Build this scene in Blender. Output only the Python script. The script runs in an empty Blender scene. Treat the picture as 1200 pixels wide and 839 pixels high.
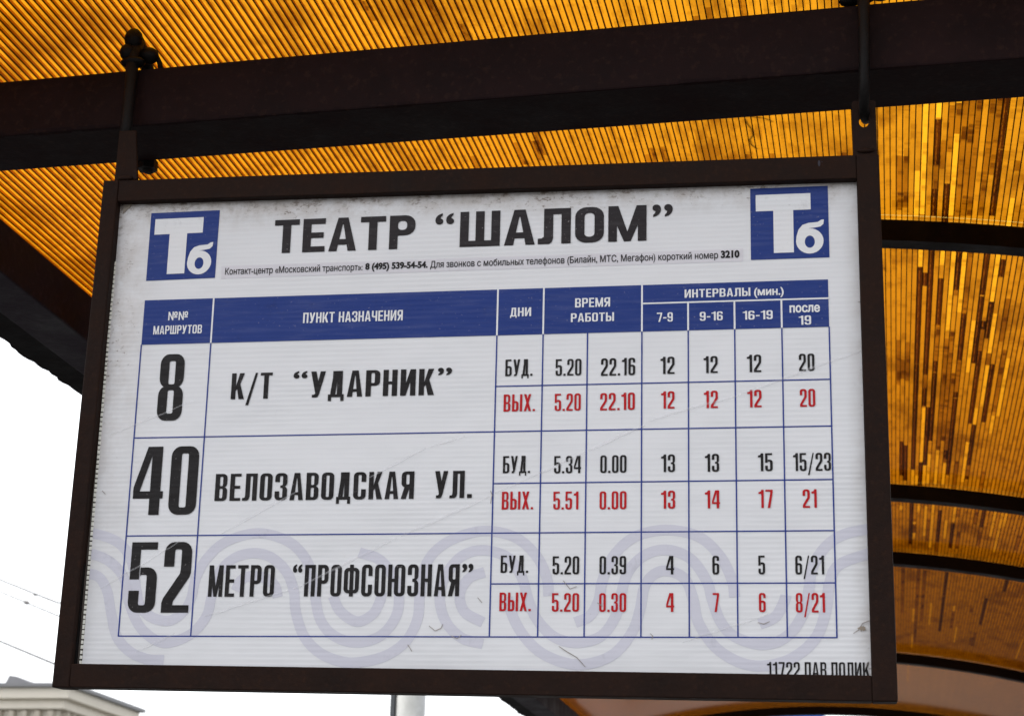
import bpy, bmesh, math, random
from mathutils import Vector, Matrix
from mathutils.geometry import delaunay_2d_cdt, interpolate_bezier

scene = bpy.context.scene
COL = scene.collection
random.seed(7)

# ------------------------------------------------------------------ camera
FPX = 2126.15                       # focal length in pixels of the 1200 px wide photograph
PITCH, ROLL, AXIS = 0.327019524, 0.0287159943, 0.206035659
cp, sp_ = math.cos(PITCH), math.sin(PITCH)
fw = Vector((0, cp, sp_)); rt = Vector((1, 0, 0)); up = rt.cross(fw)
rt, up = math.cos(ROLL) * rt + math.sin(ROLL) * up, -math.sin(ROLL) * rt + math.cos(ROLL) * up
RZ = Matrix.Rotation(AXIS, 3, 'Z')
fw, rt, up = RZ @ fw, RZ @ rt, RZ @ up
CAM = Vector((0, 0, 1.6))
cd = bpy.data.cameras.new('camera')
cam = bpy.data.objects.new('camera', cd)
COL.objects.link(cam)
M = Matrix((rt, up, -fw)).transposed().to_4x4()
M.translation = CAM
cam.matrix_world = M
cd.sensor_width = 36.0
cd.sensor_fit = 'HORIZONTAL'
cd.lens = FPX * 36.0 / 1200.0
cd.clip_start = 0.05
cd.clip_end = 3000
cd.dof.use_dof = True
cd.dof.focus_distance = 2.62
cd.dof.aperture_fstop = 13.0
scene.camera = cam

# ------------------------------------------------------------------ sky, sun, exposure
world = bpy.data.worlds.new('World')
scene.world = world
world.use_nodes = True
wn = world.node_tree.nodes; wl = world.node_tree.links
sky = wn.new('ShaderNodeTexSky')
sky.sky_type = 'NISHITA'
sky.sun_disc = False
SUN_EL, SUN_AZ = math.radians(58), math.radians(-95)   # azimuth clockwise from +Y
sky.sun_elevation = SUN_EL
sky.sun_rotation = SUN_AZ
sky.air_density = 1.0
sky.dust_density = 2.0
sky.ozone_density = 1.0
hsv = wn.new('ShaderNodeHueSaturation')
hsv.inputs['Saturation'].default_value = 0.12          # overcast: nearly grey sky
wl.new(sky.outputs[0], hsv.inputs['Color'])
wl.new(hsv.outputs[0], wn['Background'].inputs['Color'])
wn['Background'].inputs['Strength'].default_value = 0.15
sl = bpy.data.lights.new('sun', 'SUN')
sl.energy = 0.6
sl.angle = math.radians(25)
sl.color = (1.0, 0.97, 0.93)
sun = bpy.data.objects.new('sun', sl)
COL.objects.link(sun)
sdir = Vector((math.sin(SUN_AZ) * math.cos(SUN_EL), math.cos(SUN_AZ) * math.cos(SUN_EL), math.sin(SUN_EL)))
sun.rotation_euler = sdir.to_track_quat('Z', 'Y').to_euler()
scene.view_settings.view_transform = 'Standard'
scene.view_settings.look = 'None'
scene.view_settings.gamma = 1.0
scene.view_settings.exposure = 1.48
scene.cycles.max_bounces = 8
scene.cycles.transparent_max_bounces = 16

# ------------------------------------------------------------------ helpers
def tag(o, label=None, cat=None, group=None, kind=None):
    if label: o['label'] = label
    if cat: o['category'] = cat
    if group: o['group'] = group
    if kind: o['kind'] = kind
    return o

def empty(name, loc=(0, 0, 0), mat=None):
    o = bpy.data.objects.new(name, None)
    COL.objects.link(o)
    if mat is not None: o.matrix_world = mat
    else: o.location = loc
    o.empty_display_size = 0.1
    return o

class MB:
    """collects shapes for ONE mesh object"""
    def __init__(s):
        s.v, s.f, s.mi = [], [], []
    def face(s, pts, m=0):
        n = len(s.v); s.v += [tuple(p) for p in pts]
        s.f.append(tuple(range(n, n + len(pts)))); s.mi.append(m)
    def hexa(s, p, m=0):
        n = len(s.v); s.v += [tuple(q) for q in p]
        for f in ((0, 3, 2, 1), (4, 5, 6, 7), (0, 1, 5, 4), (1, 2, 6, 5), (2, 3, 7, 6), (3, 0, 4, 7)):
            s.f.append(tuple(n + i for i in f)); s.mi.append(m)
    def box(s, a, b, m=0):
        x0, y0, z0 = a; x1, y1, z1 = b
        s.hexa([(x0, y0, z0), (x1, y0, z0), (x1, y1, z0), (x0, y1, z0), (x0, y0, z1), (x1, y0, z1), (x1, y1, z1), (x0, y1, z1)], m)
    def tube(s, pts, r, n=10, caps=True, m=0):
        pts = [Vector(p) for p in pts]
        rr = r if isinstance(r, (list, tuple)) else [r] * len(pts)
        base = len(s.v)
        prev = None
        for i, p in enumerate(pts):
            t = (pts[min(i + 1, len(pts) - 1)] - pts[max(i - 1, 0)]).normalized()
            if prev is None:
                a = Vector((0, 0, 1)) if abs(t.z) < .9 else Vector((1, 0, 0))
                u = t.cross(a).normalized()
            else:
                u = (prev - t * prev.dot(t)).normalized()
            prev = u; w = t.cross(u)
            for k in range(n):
                an = 2 * math.pi * k / n
                s.v.append(tuple(p + (u * math.cos(an) + w * math.sin(an)) * rr[i]))
        for i in range(len(pts) - 1):
            for k in range(n):
                a = base + i * n + k; b = base + i * n + (k + 1) % n
                s.f.append((a, b, b + n, a + n)); s.mi.append(m)
        if caps:
            s.f.append(tuple(base + k for k in range(n))[::-1]); s.mi.append(m)
            e = base + (len(pts) - 1) * n
            s.f.append(tuple(e + k for k in range(n))); s.mi.append(m)
    def ball(s, c, r, sx=1, sy=1, sz=1, n=12, m=0):
        c = Vector(c); rings = n // 2; base = len(s.v)
        for i in range(rings + 1):
            th = math.pi * i / rings
            for k in range(n):
                ph = 2 * math.pi * k / n
                s.v.append((c.x + r * sx * math.sin(th) * math.cos(ph), c.y + r * sy * math.sin(th) * math.sin(ph), c.z + r * sz * math.cos(th)))
        for i in range(rings):
            for k in range(n):
                a = base + i * n + k; b = base + i * n + (k + 1) % n
                s.f.append((a, a + n, b + n, b)); s.mi.append(m)
    def build(s, name, mats, parent=None, bevel=0, smooth=False):
        me = bpy.data.meshes.new(name)
        me.from_pydata(s.v, [], s.f)
        if not isinstance(mats, (list, tuple)): mats = [mats]
        for mt in mats: me.materials.append(mt)
        me.polygons.foreach_set('material_index', s.mi)
        me.update()
        if smooth: me.polygons.foreach_set('use_smooth', [True] * len(me.polygons))
        o = bpy.data.objects.new(name, me)
        COL.objects.link(o)
        if parent is not None: o.parent = parent
        if bevel:
            b = o.modifiers.new('bevel', 'BEVEL'); b.width = bevel; b.segments = 2; b.limit_method = 'ANGLE'
        return o

def mat(name):
    m = bpy.data.materials.new(name); m.use_nodes = True
    nt = m.node_tree
    return m, nt, nt.nodes, nt.links, nt.nodes['Principled BSDF'], nt.nodes['Material Output']

def noise(N, L, vec, scale, detail=4, rough=.6):
    n = N.new('ShaderNodeTexNoise'); n.inputs['Scale'].default_value = scale
    n.inputs['Detail'].default_value = detail; n.inputs['Roughness'].default_value = rough
    L.new(vec, n.inputs['Vector']); return n
def mapping(N, L, vec, sc=(1, 1, 1), rot=(0, 0, 0), loc=(0, 0, 0)):
    m = N.new('ShaderNodeMapping'); m.inputs['Scale'].default_value = sc
    m.inputs['Rotation'].default_value = rot; m.inputs['Location'].default_value = loc
    L.new(vec, m.inputs['Vector']); return m.outputs[0]
def ramp(N, L, fac, stops):
    r = N.new('ShaderNodeValToRGB')
    while len(r.color_ramp.elements) > len(stops): r.color_ramp.elements.remove(r.color_ramp.elements[-1])
    while len(r.color_ramp.elements) < len(stops): r.color_ramp.elements.new(1)
    for e, (p, c) in zip(r.color_ramp.elements, stops):
        e.position = p; e.color = (c, c, c, 1) if isinstance(c, (int, float)) else (*c, 1)
    L.new(fac, r.inputs[0]); return r.outputs[0]
def mix(N, L, fac, a, b, mode='MIX'):
    m = N.new('ShaderNodeMix'); m.data_type = 'RGBA'; m.blend_type = mode
    for sock, val in ((m.inputs[0], fac), (m.inputs[6], a), (m.inputs[7], b)):
        if isinstance(val, (int, float)): sock.default_value = val
        elif isinstance(val, tuple): sock.default_value = (*val, 1)
        else: L.new(val, sock)
    return m.outputs[2]
def math_(N, L, op, a, b=None):
    m = N.new('ShaderNodeMath'); m.operation = op
    for sock, val in zip(m.inputs, (a, b)):
        if val is None: continue
        if isinstance(val, (int, float)): sock.default_value = val
        else: L.new(val, sock)
    return m.outputs[0]
def bump(N, L, h, st, dist, norm=None):
    b = N.new('ShaderNodeBump'); b.inputs['Strength'].default_value = st; b.inputs['Distance'].default_value = dist
    L.new(h, b.inputs['Height'])
    if norm: L.new(norm, b.inputs['Normal'])
    return b.outputs[0]

def steel(name, c1, c2, rough=.45, spec=.35, sc=1.0, rust=None):
    m, nt, N, L, P, O = mat(name)
    tc = N.new('ShaderNodeTexCoord').outputs['Object']
    a = noise(N, L, mapping(N, L, tc, (3 * sc, 3 * sc, 3 * sc)), 3, 6, .65)
    col = mix(N, L, ramp(N, L, a.outputs[0], [(.35, 0), (.7, 1)]), c1, c2)
    b = noise(N, L, tc, 90 * sc, 3, .6)
    col = mix(N, L, ramp(N, L, b.outputs[0], [(.55, 0), (.70, .35)]), col, rust or tuple(min(1, v * 2.4) for v in c2))
    L.new(col, P.inputs['Base Color'])
    L.new(ramp(N, L, a.outputs[0], [(.3, rough - .1), (.7, min(1, rough + .2))]), P.inputs['Roughness'])
    P.inputs['Specular IOR Level'].default_value = spec
    c = noise(N, L, tc, 35 * sc, 5, .7)
    L.new(bump(N, L, c.outputs[0], .35, .004), P.inputs['Normal'])
    return m

M_BEAM = steel('old_maroon_paint', (.0075, .0030, .0036), (.017, .0085, .009), .62, .07, 1.0, (.035, .018, .013))
M_EAVE = steel('dark_plum_paint', (.011, .0066, .0115), (.021, .013, .021), .55, .12)
M_FLASH = steel('black_flashing', (.003, .0025, .0025), (.007, .0055, .0055), .7, .1)
M_FRAME = steel('brown_frame_paint', (.0105, .0050, .0036), (.021, .0102, .0072), .6, .08, 1.6, (.035, .015, .008))
M_IRON = steel('blackened_iron', (.003, .0028, .003), (.008, .0065, .0065), .5, .12, 3)
M_RIB = steel('dark_rib_paint', (.003, .0015, .0015), (.007, .0035, .003), .5, .1)

# ------------------------------------------------------------------ print and sheet materials (sign space)
def sheet_relief(N, L, P, k=1.0):
    tc = N.new('ShaderNodeTexCoord').outputs['Object']
    w = N.new('ShaderNodeTexWave'); w.wave_type = 'BANDS'; w.bands_direction = 'Z'; w.wave_profile = 'SIN'
    w.inputs['Scale'].default_value = 44.0        # one hollow channel about 7 mm
    w.inputs['Distortion'].default_value = 0.6; w.inputs['Detail'].default_value = 2
    w.inputs['Detail Scale'].default_value = 3
    L.new(mapping(N, L, tc, (.12, 1, 1)), w.inputs['Vector'])
    big = noise(N, L, mapping(N, L, tc, (5, 1, 7)), 1.0, 3, .5)
    amp = noise(N, L, mapping(N, L, tc, (1.6, 1, 2.6)), 2.2, 3, .5)
    hgt = math_(N, L, 'MULTIPLY', w.outputs[1], ramp(N, L, amp.outputs[0], [(.36, .08), (.64, .9)]))
    n1 = bump(N, L, hgt, .20 * k, .0009)
    n2 = bump(N, L, big.outputs[0], .35 * k, .02, n1)
    st = noise(N, L, mapping(N, L, tc, (14, 1, 150)), 1.0, 4, .6)
    n3 = bump(N, L, st.outputs[0], .25 * k, .0008, n2)
    L.new(n3, P.inputs['Normal'])
    return tc, w, st

def print_mat(name, c, rough=.36, streak=.05, wear=.0, spec=.19):
    m, nt, N, L, P, O = mat(name)
    tc, w, st = sheet_relief(N, L, P)
    sp2 = noise(N, L, tc, 260, 3, .6)
    col = mix(N, L, ramp(N, L, st.outputs[0], [(.48, 0), (.75, streak)]), c, (.62, .61, .64))  # pale gloss streaks painted into the print colour
    col = mix(N, L, ramp(N, L, sp2.outputs[0], [(.66, 0), (.74, .35 + wear)]), col, (.35, .32, .33))
    dk = noise(N, L, mapping(N, L, tc, (1.3, 1, 1)), 22, 5, .7)
    col = mix(N, L, ramp(N, L, dk.outputs[0], [(.60, 0), (.72, .35)]), col, tuple(v * .55 for v in c))
    L.new(col, P.inputs['Base Color'])
    P.inputs['Roughness'].default_value = rough
    P.inputs['Specular IOR Level'].default_value = spec
    return m

M_BLACK = print_mat('black_print', (.0055, .0038, .0044), .45, .02)
M_TITLE = print_mat('faded_black_print', (.0125, .0085, .0105), .45, .03, .1)
M_BLUE = print_mat('blue_print', (.0065, .028, .175), .4, .04)
M_LINE = print_mat('blue_line_print', (.014, .034, .22), .4, .03)
M_RED = print_mat('red_print', (.42, .0015, .0055), .45, .01)
M_LAV = print_mat('pale_lavender_print', (.545, .54, .61), .36, .0)
M_STRIP = print_mat('lavender_strip_print', (.605, .590, .630), .4, .0)
M_WHITE = print_mat('white_print', (.70, .70, .72), .35, .0)

def sheet_mat():
    m, nt, N, L, P, O = mat('white_hollow_plastic_sheet')
    tc, w, st = sheet_relief(N, L, P)
    sep = N.new('ShaderNodeSeparateXYZ'); L.new(tc, sep.inputs[0])
    base = mix(N, L, ramp(N, L, w.outputs[1], [(.0, .0), (.6, .0), (1, 1)]), (.650, .652, .675), (.632, .632, .656))
    # grime and mould specks from top and left rims; top shade painted in
    topg = N.new('ShaderNodeMapRange'); topg.inputs[1].default_value = .095; topg.inputs[2].default_value = .150
    L.new(sep.outputs[2], topg.inputs[0])
    leftg = N.new('ShaderNodeMapRange'); leftg.inputs[1].default_value = .03; leftg.inputs[2].default_value = -.05
    L.new(sep.outputs[0], leftg.inputs[0])
    rightg = N.new('ShaderNodeMapRange'); rightg.inputs[1].default_value = 1.0; rightg.inputs[2].default_value = 1.03
    L.new(sep.outputs[0], rightg.inputs[0])
    up_half = N.new('ShaderNodeMapRange'); up_half.inputs[1].default_value = -.55; up_half.inputs[2].default_value = .05
    L.new(sep.outputs[2], up_half.inputs[0])
    lg = math_(N, L, 'MULTIPLY', math_(N, L, 'MULTIPLY', leftg.outputs[0], up_half.outputs[0]), .72)
    rim = math_(N, L, 'MAXIMUM', topg.outputs[0], lg)
    rim = math_(N, L, 'MAXIMUM', rim, math_(N, L, 'MULTIPLY', rightg.outputs[0], .55))
    n1 = noise(N, L, mapping(N, L, tc, (1, 1, 1)), 28, 6, .7)
    soft = math_(N, L, 'MULTIPLY', rim, ramp(N, L, n1.outputs[0], [(.36, .15), (.62, .8)]))
    base = mix(N, L, soft, base, (.30, .235, .19))
    n2 = noise(N, L, mapping(N, L, tc, (.55, 1, 1)), 170, 5, .75)
    th = math_(N, L, 'SUBTRACT', n2.outputs[0], math_(N, L, 'SUBTRACT', .69, math_(N, L, 'MULTIPLY', rim, .24)))
    spk = math_(N, L, 'MULTIPLY', th, 14.0)
    cl = N.new('ShaderNodeClamp'); L.new(spk, cl.inputs[0])
    n4 = noise(N, L, tc, 14, 3, .6)
    spf = math_(N, L, 'MULTIPLY', cl.outputs[0], ramp(N, L, n4.outputs[0], [(.45, .15), (.6, .85)]))
    base = mix(N, L, spf, base, (.15, .112, .088))
    # small yellowish scuffs
    n3 = noise(N, L, mapping(N, L, tc, (3, 1, 1.2), (0, .5, 0)), 9, 6, .75)
    base = mix(N, L, ramp(N, L, n3.outputs[0], [(.66, 0), (.74, .35)]), base, (.42, .38, .34))
    L.new(base, P.inputs['Base Color'])
    P.inputs['Roughness'].default_value = .34
    P.inputs['Specular IOR Level'].default_value = .45
    return m
M_SHEET = sheet_mat()

def simple(name, c, rough=.6, spec=.3, var=.15, sc=5):
    m, nt, N, L, P, O = mat(name)
    tc = N.new('ShaderNodeTexCoord').outputs['Object']
    n = noise(N, L, tc, sc, 5, .6)
    L.new(mix(N, L, n.outputs[0], tuple(v * (1 - var) for v in c), tuple(min(1, v * (1 + var)) for v in c)), P.inputs['Base Color'])
    P.inputs['Roughness'].default_value = rough; P.inputs['Specular IOR Level'].default_value = spec
    return m

# ------------------------------------------------------------------ the sign plane
O_ = Vector((-1.0327, 2.3177, 2.5133))
U_ = Vector((0.9996, 0.0282, -0.0050)); V_ = Vector((0.0067, -0.0590, 0.9982))
U_.normalize(); N_ = U_.cross(V_).normalized(); V_ = N_.cross(U_)
# N_ points from the sheet towards the street (-Y)
SM = Matrix((U_, -N_, V_)).transposed().to_4x4(); SM.translation = O_

def S(px, py, off=0.0):
    """point of the sign plane (metres right, metres up) seen at a photograph pixel"""
    d = fw + rt * ((px - 600) / FPX) - up * ((py - 419.5) / FPX)
    o = O_ + N_ * off
    q = CAM + d * ((o - CAM).dot(N_) / d.dot(N_)) - o
    return q.dot(U_), q.dot(V_)

sign = empty('timetable_sign', mat=SM)
tag(sign, 'trolleybus timetable board in dark brown frame hanging from the shelter crossbeam', 'timetable sign')

# sheet of hollow plastic
sb = MB()
p = [(-.0500, -.536), (1.0330, -.548), (1.0330, .158), (-.0500, .158)]
sb.hexa([(p[0][0], 0, p[0][1]), (p[1][0], 0, p[1][1]), (p[1][0], .005, p[1][1]), (p[0][0], .005, p[0][1]),
         (p[3][0], 0, p[3][1]), (p[2][0], 0, p[2][1]), (p[2][0], .005, p[2][1]), (p[3][0], .005, p[3][1])])
sheet = sb.build('sheet', M_SHEET, sign)
# folded-over top left corner of the film and the open channel ends along the left edge
M_END = simple('bare_channel_plastic', (.78, .77, .70), .4, .4, .1, 60)
M_DK = simple('channel_gap', (.10, .085, .075), .8, .1, .3, 60)
fe = MB()
z = -.545
while z < .06:
    h = .0045 + random.random() * .0012
    w_ = .0028 + random.random() * .0007
    xo = -.0535 + (z + .53) / .6 * .0012
    fe.box((xo, -.0011, z), (xo + w_, .004, z + h)); z += .0069
tag(fe.build('channel_end', M_END, sign), 'row of open pale channel ends along the left edge', kind='stuff')
bk = MB(); bk.box((-.058, .0012, -.55), (-.0502, .0046, .158)); bk.build('edge_strip', M_DK, sign)

# frame: four bars and rounded outer corners, slightly out of square as hung
FO = .016
fr = {k: S(*q, FO) for k, q in dict(tl=(121, 211.5), tr=(1030, 180), br=(1052.5, 822), bl=(60, 805)).items()}
fi = {k: S(*q, FO) for k, q in dict(tl=(137, 236), tr=(1004, 209), br=(1021.5, 791), bl=(83, 777)).items()}
def bar(a, b, c, d, y0=-FO, y1=.022):
    m = MB(); q = [a, b, c, d]
    m.hexa([(x, y0, z) for x, z in q] + [(x, y1, z) for x, z in q]); return m
def lerp2(a, b, t): return (a[0] + (b[0] - a[0]) * t, a[1] + (b[1] - a[1]) * t)
g = .0008
bar(fr['bl'], (fi['bl'][0], fr['bl'][1] + (fr['br'][1] - fr['bl'][1]) * .03), (fi['tl'][0], fr['tl'][1] - .0003), fr['tl']).build('left_bar', M_FRAME, sign, .0022)
bar((fi['br'][0], fr['br'][1]), fr['br'], fr['tr'], (fi['tr'][0], fr['tr'][1])).build('right_bar', M_FRAME, sign, .0022)
bar((fi['tl'][0] + .0001, fi['tl'][1]), (fi['tr'][0] - .0001, fi['tr'][1]), (fi['tr'][0] - .0001, fr['tr'][1] - .0004), (fi['tl'][0] + .0001, fr['tl'][1] - .0008), -FO + .0004).build('top_bar', M_FRAME, sign, .0015)
bar((fi['bl'][0] + .0001, fr['bl'][1] + .0006), (fi['br'][0] - .0001, fr['br'][1] + .0004), (fi['br'][0] - .0001, fi['br'][1]), (fi['bl'][0] + .0001, fi['bl'][1]), -FO + .0004).build('bottom_bar', M_FRAME, sign, .0015)
# inner lip in the left and top rebate
m = MB(); m.box((fi['bl'][0] - .002, -.006, fi['bl'][1]), (-.0570, .0004, fi['tl'][1]))
m.build('inner_lip', M_IRON, sign)
# fold of bare board in the upper left corner
m = MB(); a = S(146, 237); b = S(157, 238); c = S(144, 251)
m.hexa([(a[0], -.0012, a[1]), (c[0], -.0012, c[1]), (c[0] + .0005, -.0012, c[1]), (b[0], -.0012, b[1] - .001),
        (a[0], -.0002, a[1]), (c[0], -.0002, c[1]), (c[0] + .0005, -.0002, c[1]), (b[0], -.0002, b[1] - .001)])
m.build('corner_fold', simple('bare_board', (.30, .26, .22), .7, .2), sign)

# ------------------------------------------------------------------ flat shapes and lettering
def poly_offset(loop, d, ccw_fill=True):
    n = len(loop); out = []
    for i in range(n):
        p0, p1, p2 = Vector(loop[i - 1]), Vector(loop[i]), Vector(loop[(i + 1) % n])
        e1, e2 = (p1 - p0), (p2 - p1)
        if e1.length < 1e-9 or e2.length < 1e-9: out.append(tuple(p1)); continue
        n1 = Vector((e1.y, -e1.x)).normalized(); n2 = Vector((e2.y, -e2.x)).normalized()
        b = n1 + n2
        if b.length < .3: b = n1
        else: b = b * (1 / max(.45, b.dot(n1)))
        out.append((p1.x + b.x * d[0], p1.y + b.y * d[1]))
    return out
def area(l): return .5 * sum(l[i - 1][0] * l[i][1] - l[i][0] * l[i - 1][1] for i in range(len(l)))

def csg(ops, winding=False):
    """ops: list of (sign, polygon).  Returns vertices and faces of the resulting flat region, no overlaps."""
    vs, faces, sg = [], [], []
    for s, pl in ops:
        cl = []
        for q in pl:
            if not cl or (abs(q[0] - cl[-1][0]) + abs(q[1] - cl[-1][1])) > 1e-6: cl.append(q)
        if len(cl) > 1 and (abs(cl[0][0] - cl[-1][0]) + abs(cl[0][1] - cl[-1][1])) < 1e-6: cl.pop()
        if len(cl) < 3: continue
        if area(cl) < 0: cl = cl[::-1]
        n = len(vs); vs += [Vector(q) for q in cl]; faces.append(list(range(n, n + len(cl)))); sg.append(s)
    r = delaunay_2d_cdt(vs, [], faces, 1, 1e-7, True)
    out = []
    for f, ids in zip(r[2], r[5]):
        st = False
        if winding: st = sum(sg[i] for i in set(ids)) > 0
        else:
            for i in range(len(sg)):
                if i in ids: st = sg[i] > 0
        if st: out.append(list(f))
    return [tuple(v) for v in r[0]], out

def flat(name, parts, off, mt, parent=None, label=None):
    """parts: list of (verts2d, faces) already in sign metres"""
    m = MB()
    for vs, fs in parts:
        n = len(m.v); m.v += [(x, -off, z) for x, z in vs]
        for f in fs:
            pts = [vs[i] for i in f]
            f = f if area(pts) > 0 else f[::-1]
            m.f.append(tuple(n + i for i in f)); m.mi.append(0)
    o = m.build(name, mt, parent or sign)
    if label: o['label'] = label
    return o
def quad(name, pts, off, mt, parent=None, label=None):
    return flat(name, [(pts, [[0, 1, 2, 3]])], off, mt, parent, label)

def RR(x0, y0, x1, y1, r, k=5):
    if not isinstance(r, (tuple, list)): r = (r, r, r, r)
    mx = min(x1 - x0, y1 - y0) * .499
    out = []
    for (cx, cy, sx, sy, a0), rad in zip(((x0, y0, 1, 1, 180), (x1, y0, -1, 1, 270), (x1, y1, -1, -1, 0), (x0, y1, 1, -1, 90)), r):
        rad = min(rad, mx)
        if rad <= 1e-4: out.append((cx, cy)); continue
        for i in range(k + 1):
            a = math.radians(a0 + 90 * i / k)
            out.append((cx + sx * rad + rad * math.cos(a), cy + sy * rad + rad * math.sin(a)))
    return out
def RC(x0, y0, x1, y1): return [(x0, y0), (x1, y0), (x1, y1), (x0, y1)]

def glyph(ch, w, s, t, R):
    """condensed grotesque letters, cap height 1; returns (advance width, ops)"""
    ri = max(R - s * .75, .02)
    H, B = 1, -1
    A = lambda *q: (H, *q)
    hole = lambda x0, y0, x1, y1, r=ri: (B, RR(x0, y0, x1, y1, r))
    add = lambda pl: (H, pl)
    sub = lambda pl: (B, pl)
    if ch in 'О0': return w, [add(RR(0, 0, w, 1, R)), hole(s, t, w - s, 1 - t)]
    if ch == 'С': return w, [add(RR(0, 0, w, 1, R)), hole(s, t, w - s, 1 - t), sub(RC(w - s - .01, .37, w + .1, .64))]
    if ch == 'В': return w, [add(RR(0, 0, w, .52, (0, R, R, 0))), add(RR(0, .49, w - .012, 1, (0, R, R, 0))), hole(s, t, w - s, .5 - t * .45), hole(s, .5 + t * .45, w - s, 1 - t)]
    if ch == '8': return w, [add(RR(0, 0, w, .525, R)), add(RR(.006, .49, w - .006, 1, R)), add(RC(s * .6, .4, w - s * .6, .6)), hole(s, t, w - s, .5 - t * .42), hole(s, .5 + t * .42, w - s, 1 - t)]
    if ch in 'З3': return w, [add(RR(0, 0, w, .525, R)), add(RR(0, .49, w - .006, 1, R)), add(RC(s * .6, .4, w - s * .6, .6)), hole(s, t, w - s, .5 - t * .45), hole(s, .5 + t * .45, w - s, 1 - t),
                              sub(RC(-.1, .33, s + .006, .67)), sub(RC(-.1, .33, s + (w - 2 * s) * .25, .67))]
    if ch == '5': return w, [add(RR(0, 0, w, .64, (R, R, R, 0))), hole(s, t, w - s, .64 - t), sub(RC(-.1, .31, s, .66)), add(RC(0, .47, s * .92, 1)), add(RC(0, 1 - t, w * .95, 1))]
    if ch == '2': return w, [add(RR(0, .45, w, 1, (0, 0, R, R))), sub(RC(-.1, .3, w - s, .62)), hole(s, .5, w - s, 1 - t), sub(RC(-.1, .3, s + .01, .65)), sub(RC(w - s - .01, .3, w + .1, .60)),
                             add([(w - s, .61), (w, .61), (w, .56), (w - .02, .50), (s * 1.12, t * 1.55), (s * 1.05, t * .9), (0, t * .9), (.0, t * 1.3), (.02, t * 1.9), (w - s - .01, .55)]), add(RC(0, 0, w, t))]
    if ch == '1': return w * .72, [add(RC(w * .72 - s, 0, w * .72, 1)), add([(w * .72 - s + .01, 1), (w * .72 - s * .55, 1), (w * .72 - s * .55, .80), (w * .72 - s + .01, .775), (0, .775), (0, .875), (w * .72 - s * 1.25, .90)])]
    if ch == '4': return w * 1.08, [add([(0, .24), (0, .40), (w - s - .08, 1), (w * .98, 1), (w * .98, .24)]), sub([(s * .62, .24 + t), (w * .98 - s, .24 + t), (w * .98 - s, .86)]), add(RC(0, .24, w * 1.08, .24 + t)), add(RC(w * .98 - s, 0, w * .98, 1))]
    if ch == '6': return w, [add(RR(0, 0, w, 1, R)), hole(s, t, w - s, 1 - t), sub(RC(w - s - .01, .5, w + .1, .73)), add(RR(s * .5, 0, w, .60, (0, R, R, 0))), hole(s, t, w - s, .60 - t)]
    if ch == '9':
        a, o = glyph('6', w, s, t, R); return a, [(g_, [(w - x, 1 - y) for x, y in pl]) for g_, pl in o]
    if ch == '7': return w, [add(RC(0, 1 - t, w, 1)), add([(w - s * 1.05, 1 - t * .5), (w, 1 - t * .5), (w, .86), (w * .28 + s, 0), (w * .28, 0), (w - s * 1.0, .82)])]
    if ch == '/': return w * .85, [add([(-.02, -.24), (s * .5, -.24), (w * .85, 1), (w * .85 - s * .52, 1)])]
    if ch == '.': return s, [add(RC(0, 0, s, s * .95))]
    if ch == '-': return w * .62, [add(RC(0, .36, w * .62, .36 + t))]
    if ch == 'Т': return w * .98, [add(RC(0, 1 - t, w * .98, 1)), add(RC(w * .49 - s / 2, 0, w * .49 + s / 2, 1))]
    if ch == 'П': return w, [add(RC(0, 0, w, 1)), sub(RC(s, -.1, w - s, 1 - t))]
    if ch == 'Н': return w, [add(RC(0, 0, w, 1)), sub(RC(s, -.1, w - s, .5 - t * .52)), sub(RC(s, .5 + t * .52, w - s, 1.1))]
    if ch == 'И': return w * 1.06, [add(RC(0, 0, s, 1)), add(RC(w * 1.06 - s, 0, w * 1.06, 1)), add([(s * .3, 0), (s * 1.02, 0), (w * 1.06 - s * .3, 1), (w * 1.06 - s * 1.02, 1)])]
    if ch == 'Е': return w * .88, [add(RC(0, 0, w * .88, 1)), sub(RC(s, t, w, .5 - t * .5)), sub(RC(s, .5 + t * .5, w, 1 - t)), sub(RC(w * .82, .3, w, .7))]
    if ch == 'Р': return w, [add(RR(0, .40, w, 1, (0, R, R, 0))), hole(s, .40 + t, w - s, 1 - t), add(RC(0, 0, s, 1))]
    if ch == 'Я': return w, [add(RR(0, .42, w, 1, (R, 0, 0, R))), hole(s, .42 + t, w - s, 1 - t), add(RC(w - s, 0, w, 1)), add([(-.01, 0), (s * 1.0, 0), (w - s * 1.0 + .02, .46), (w - s * 2.1 + .02, .46)])]
    if ch == 'Ь': return w, [add(RR(0, 0, w, .60, (0, R, R, 0))), hole(s, t, w - s, .60 - t), add(RC(0, 0, s, 1))]
    if ch == 'Ы': 
        a, o = glyph('Ь', w * .95, s, t, R); return w * .95 + .07 + s, o + [add(RC(w * .95 + .07, 0, w * .95 + .07 + s, 1))]
    if ch == 'Б': return w, [add(RR(0, 0, w, .60, (0, R, R, 0))), hole(s, t, w - s, .60 - t), add(RC(0, 0, s, 1)), add(RC(0, 1 - t, w * .93, 1))]
    if ch == 'А':
        W = w * 1.08; k = .5 * W - .60 * s; f = lambda y: k * y
        return W, [add([(0, 0), (k, 1), (W - k, 1), (W, 0)]), sub([(s * .98, -.01), (W - s * .98, -.01), (W / 2 + .01, .80), (W / 2 - .01, .80)]), add([(f(.19) + .02, .19), (W - f(.19) - .02, .19), (W - f(.19 + t) - .02, .19 + t), (f(.19 + t) + .02, .19 + t)])]
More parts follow.
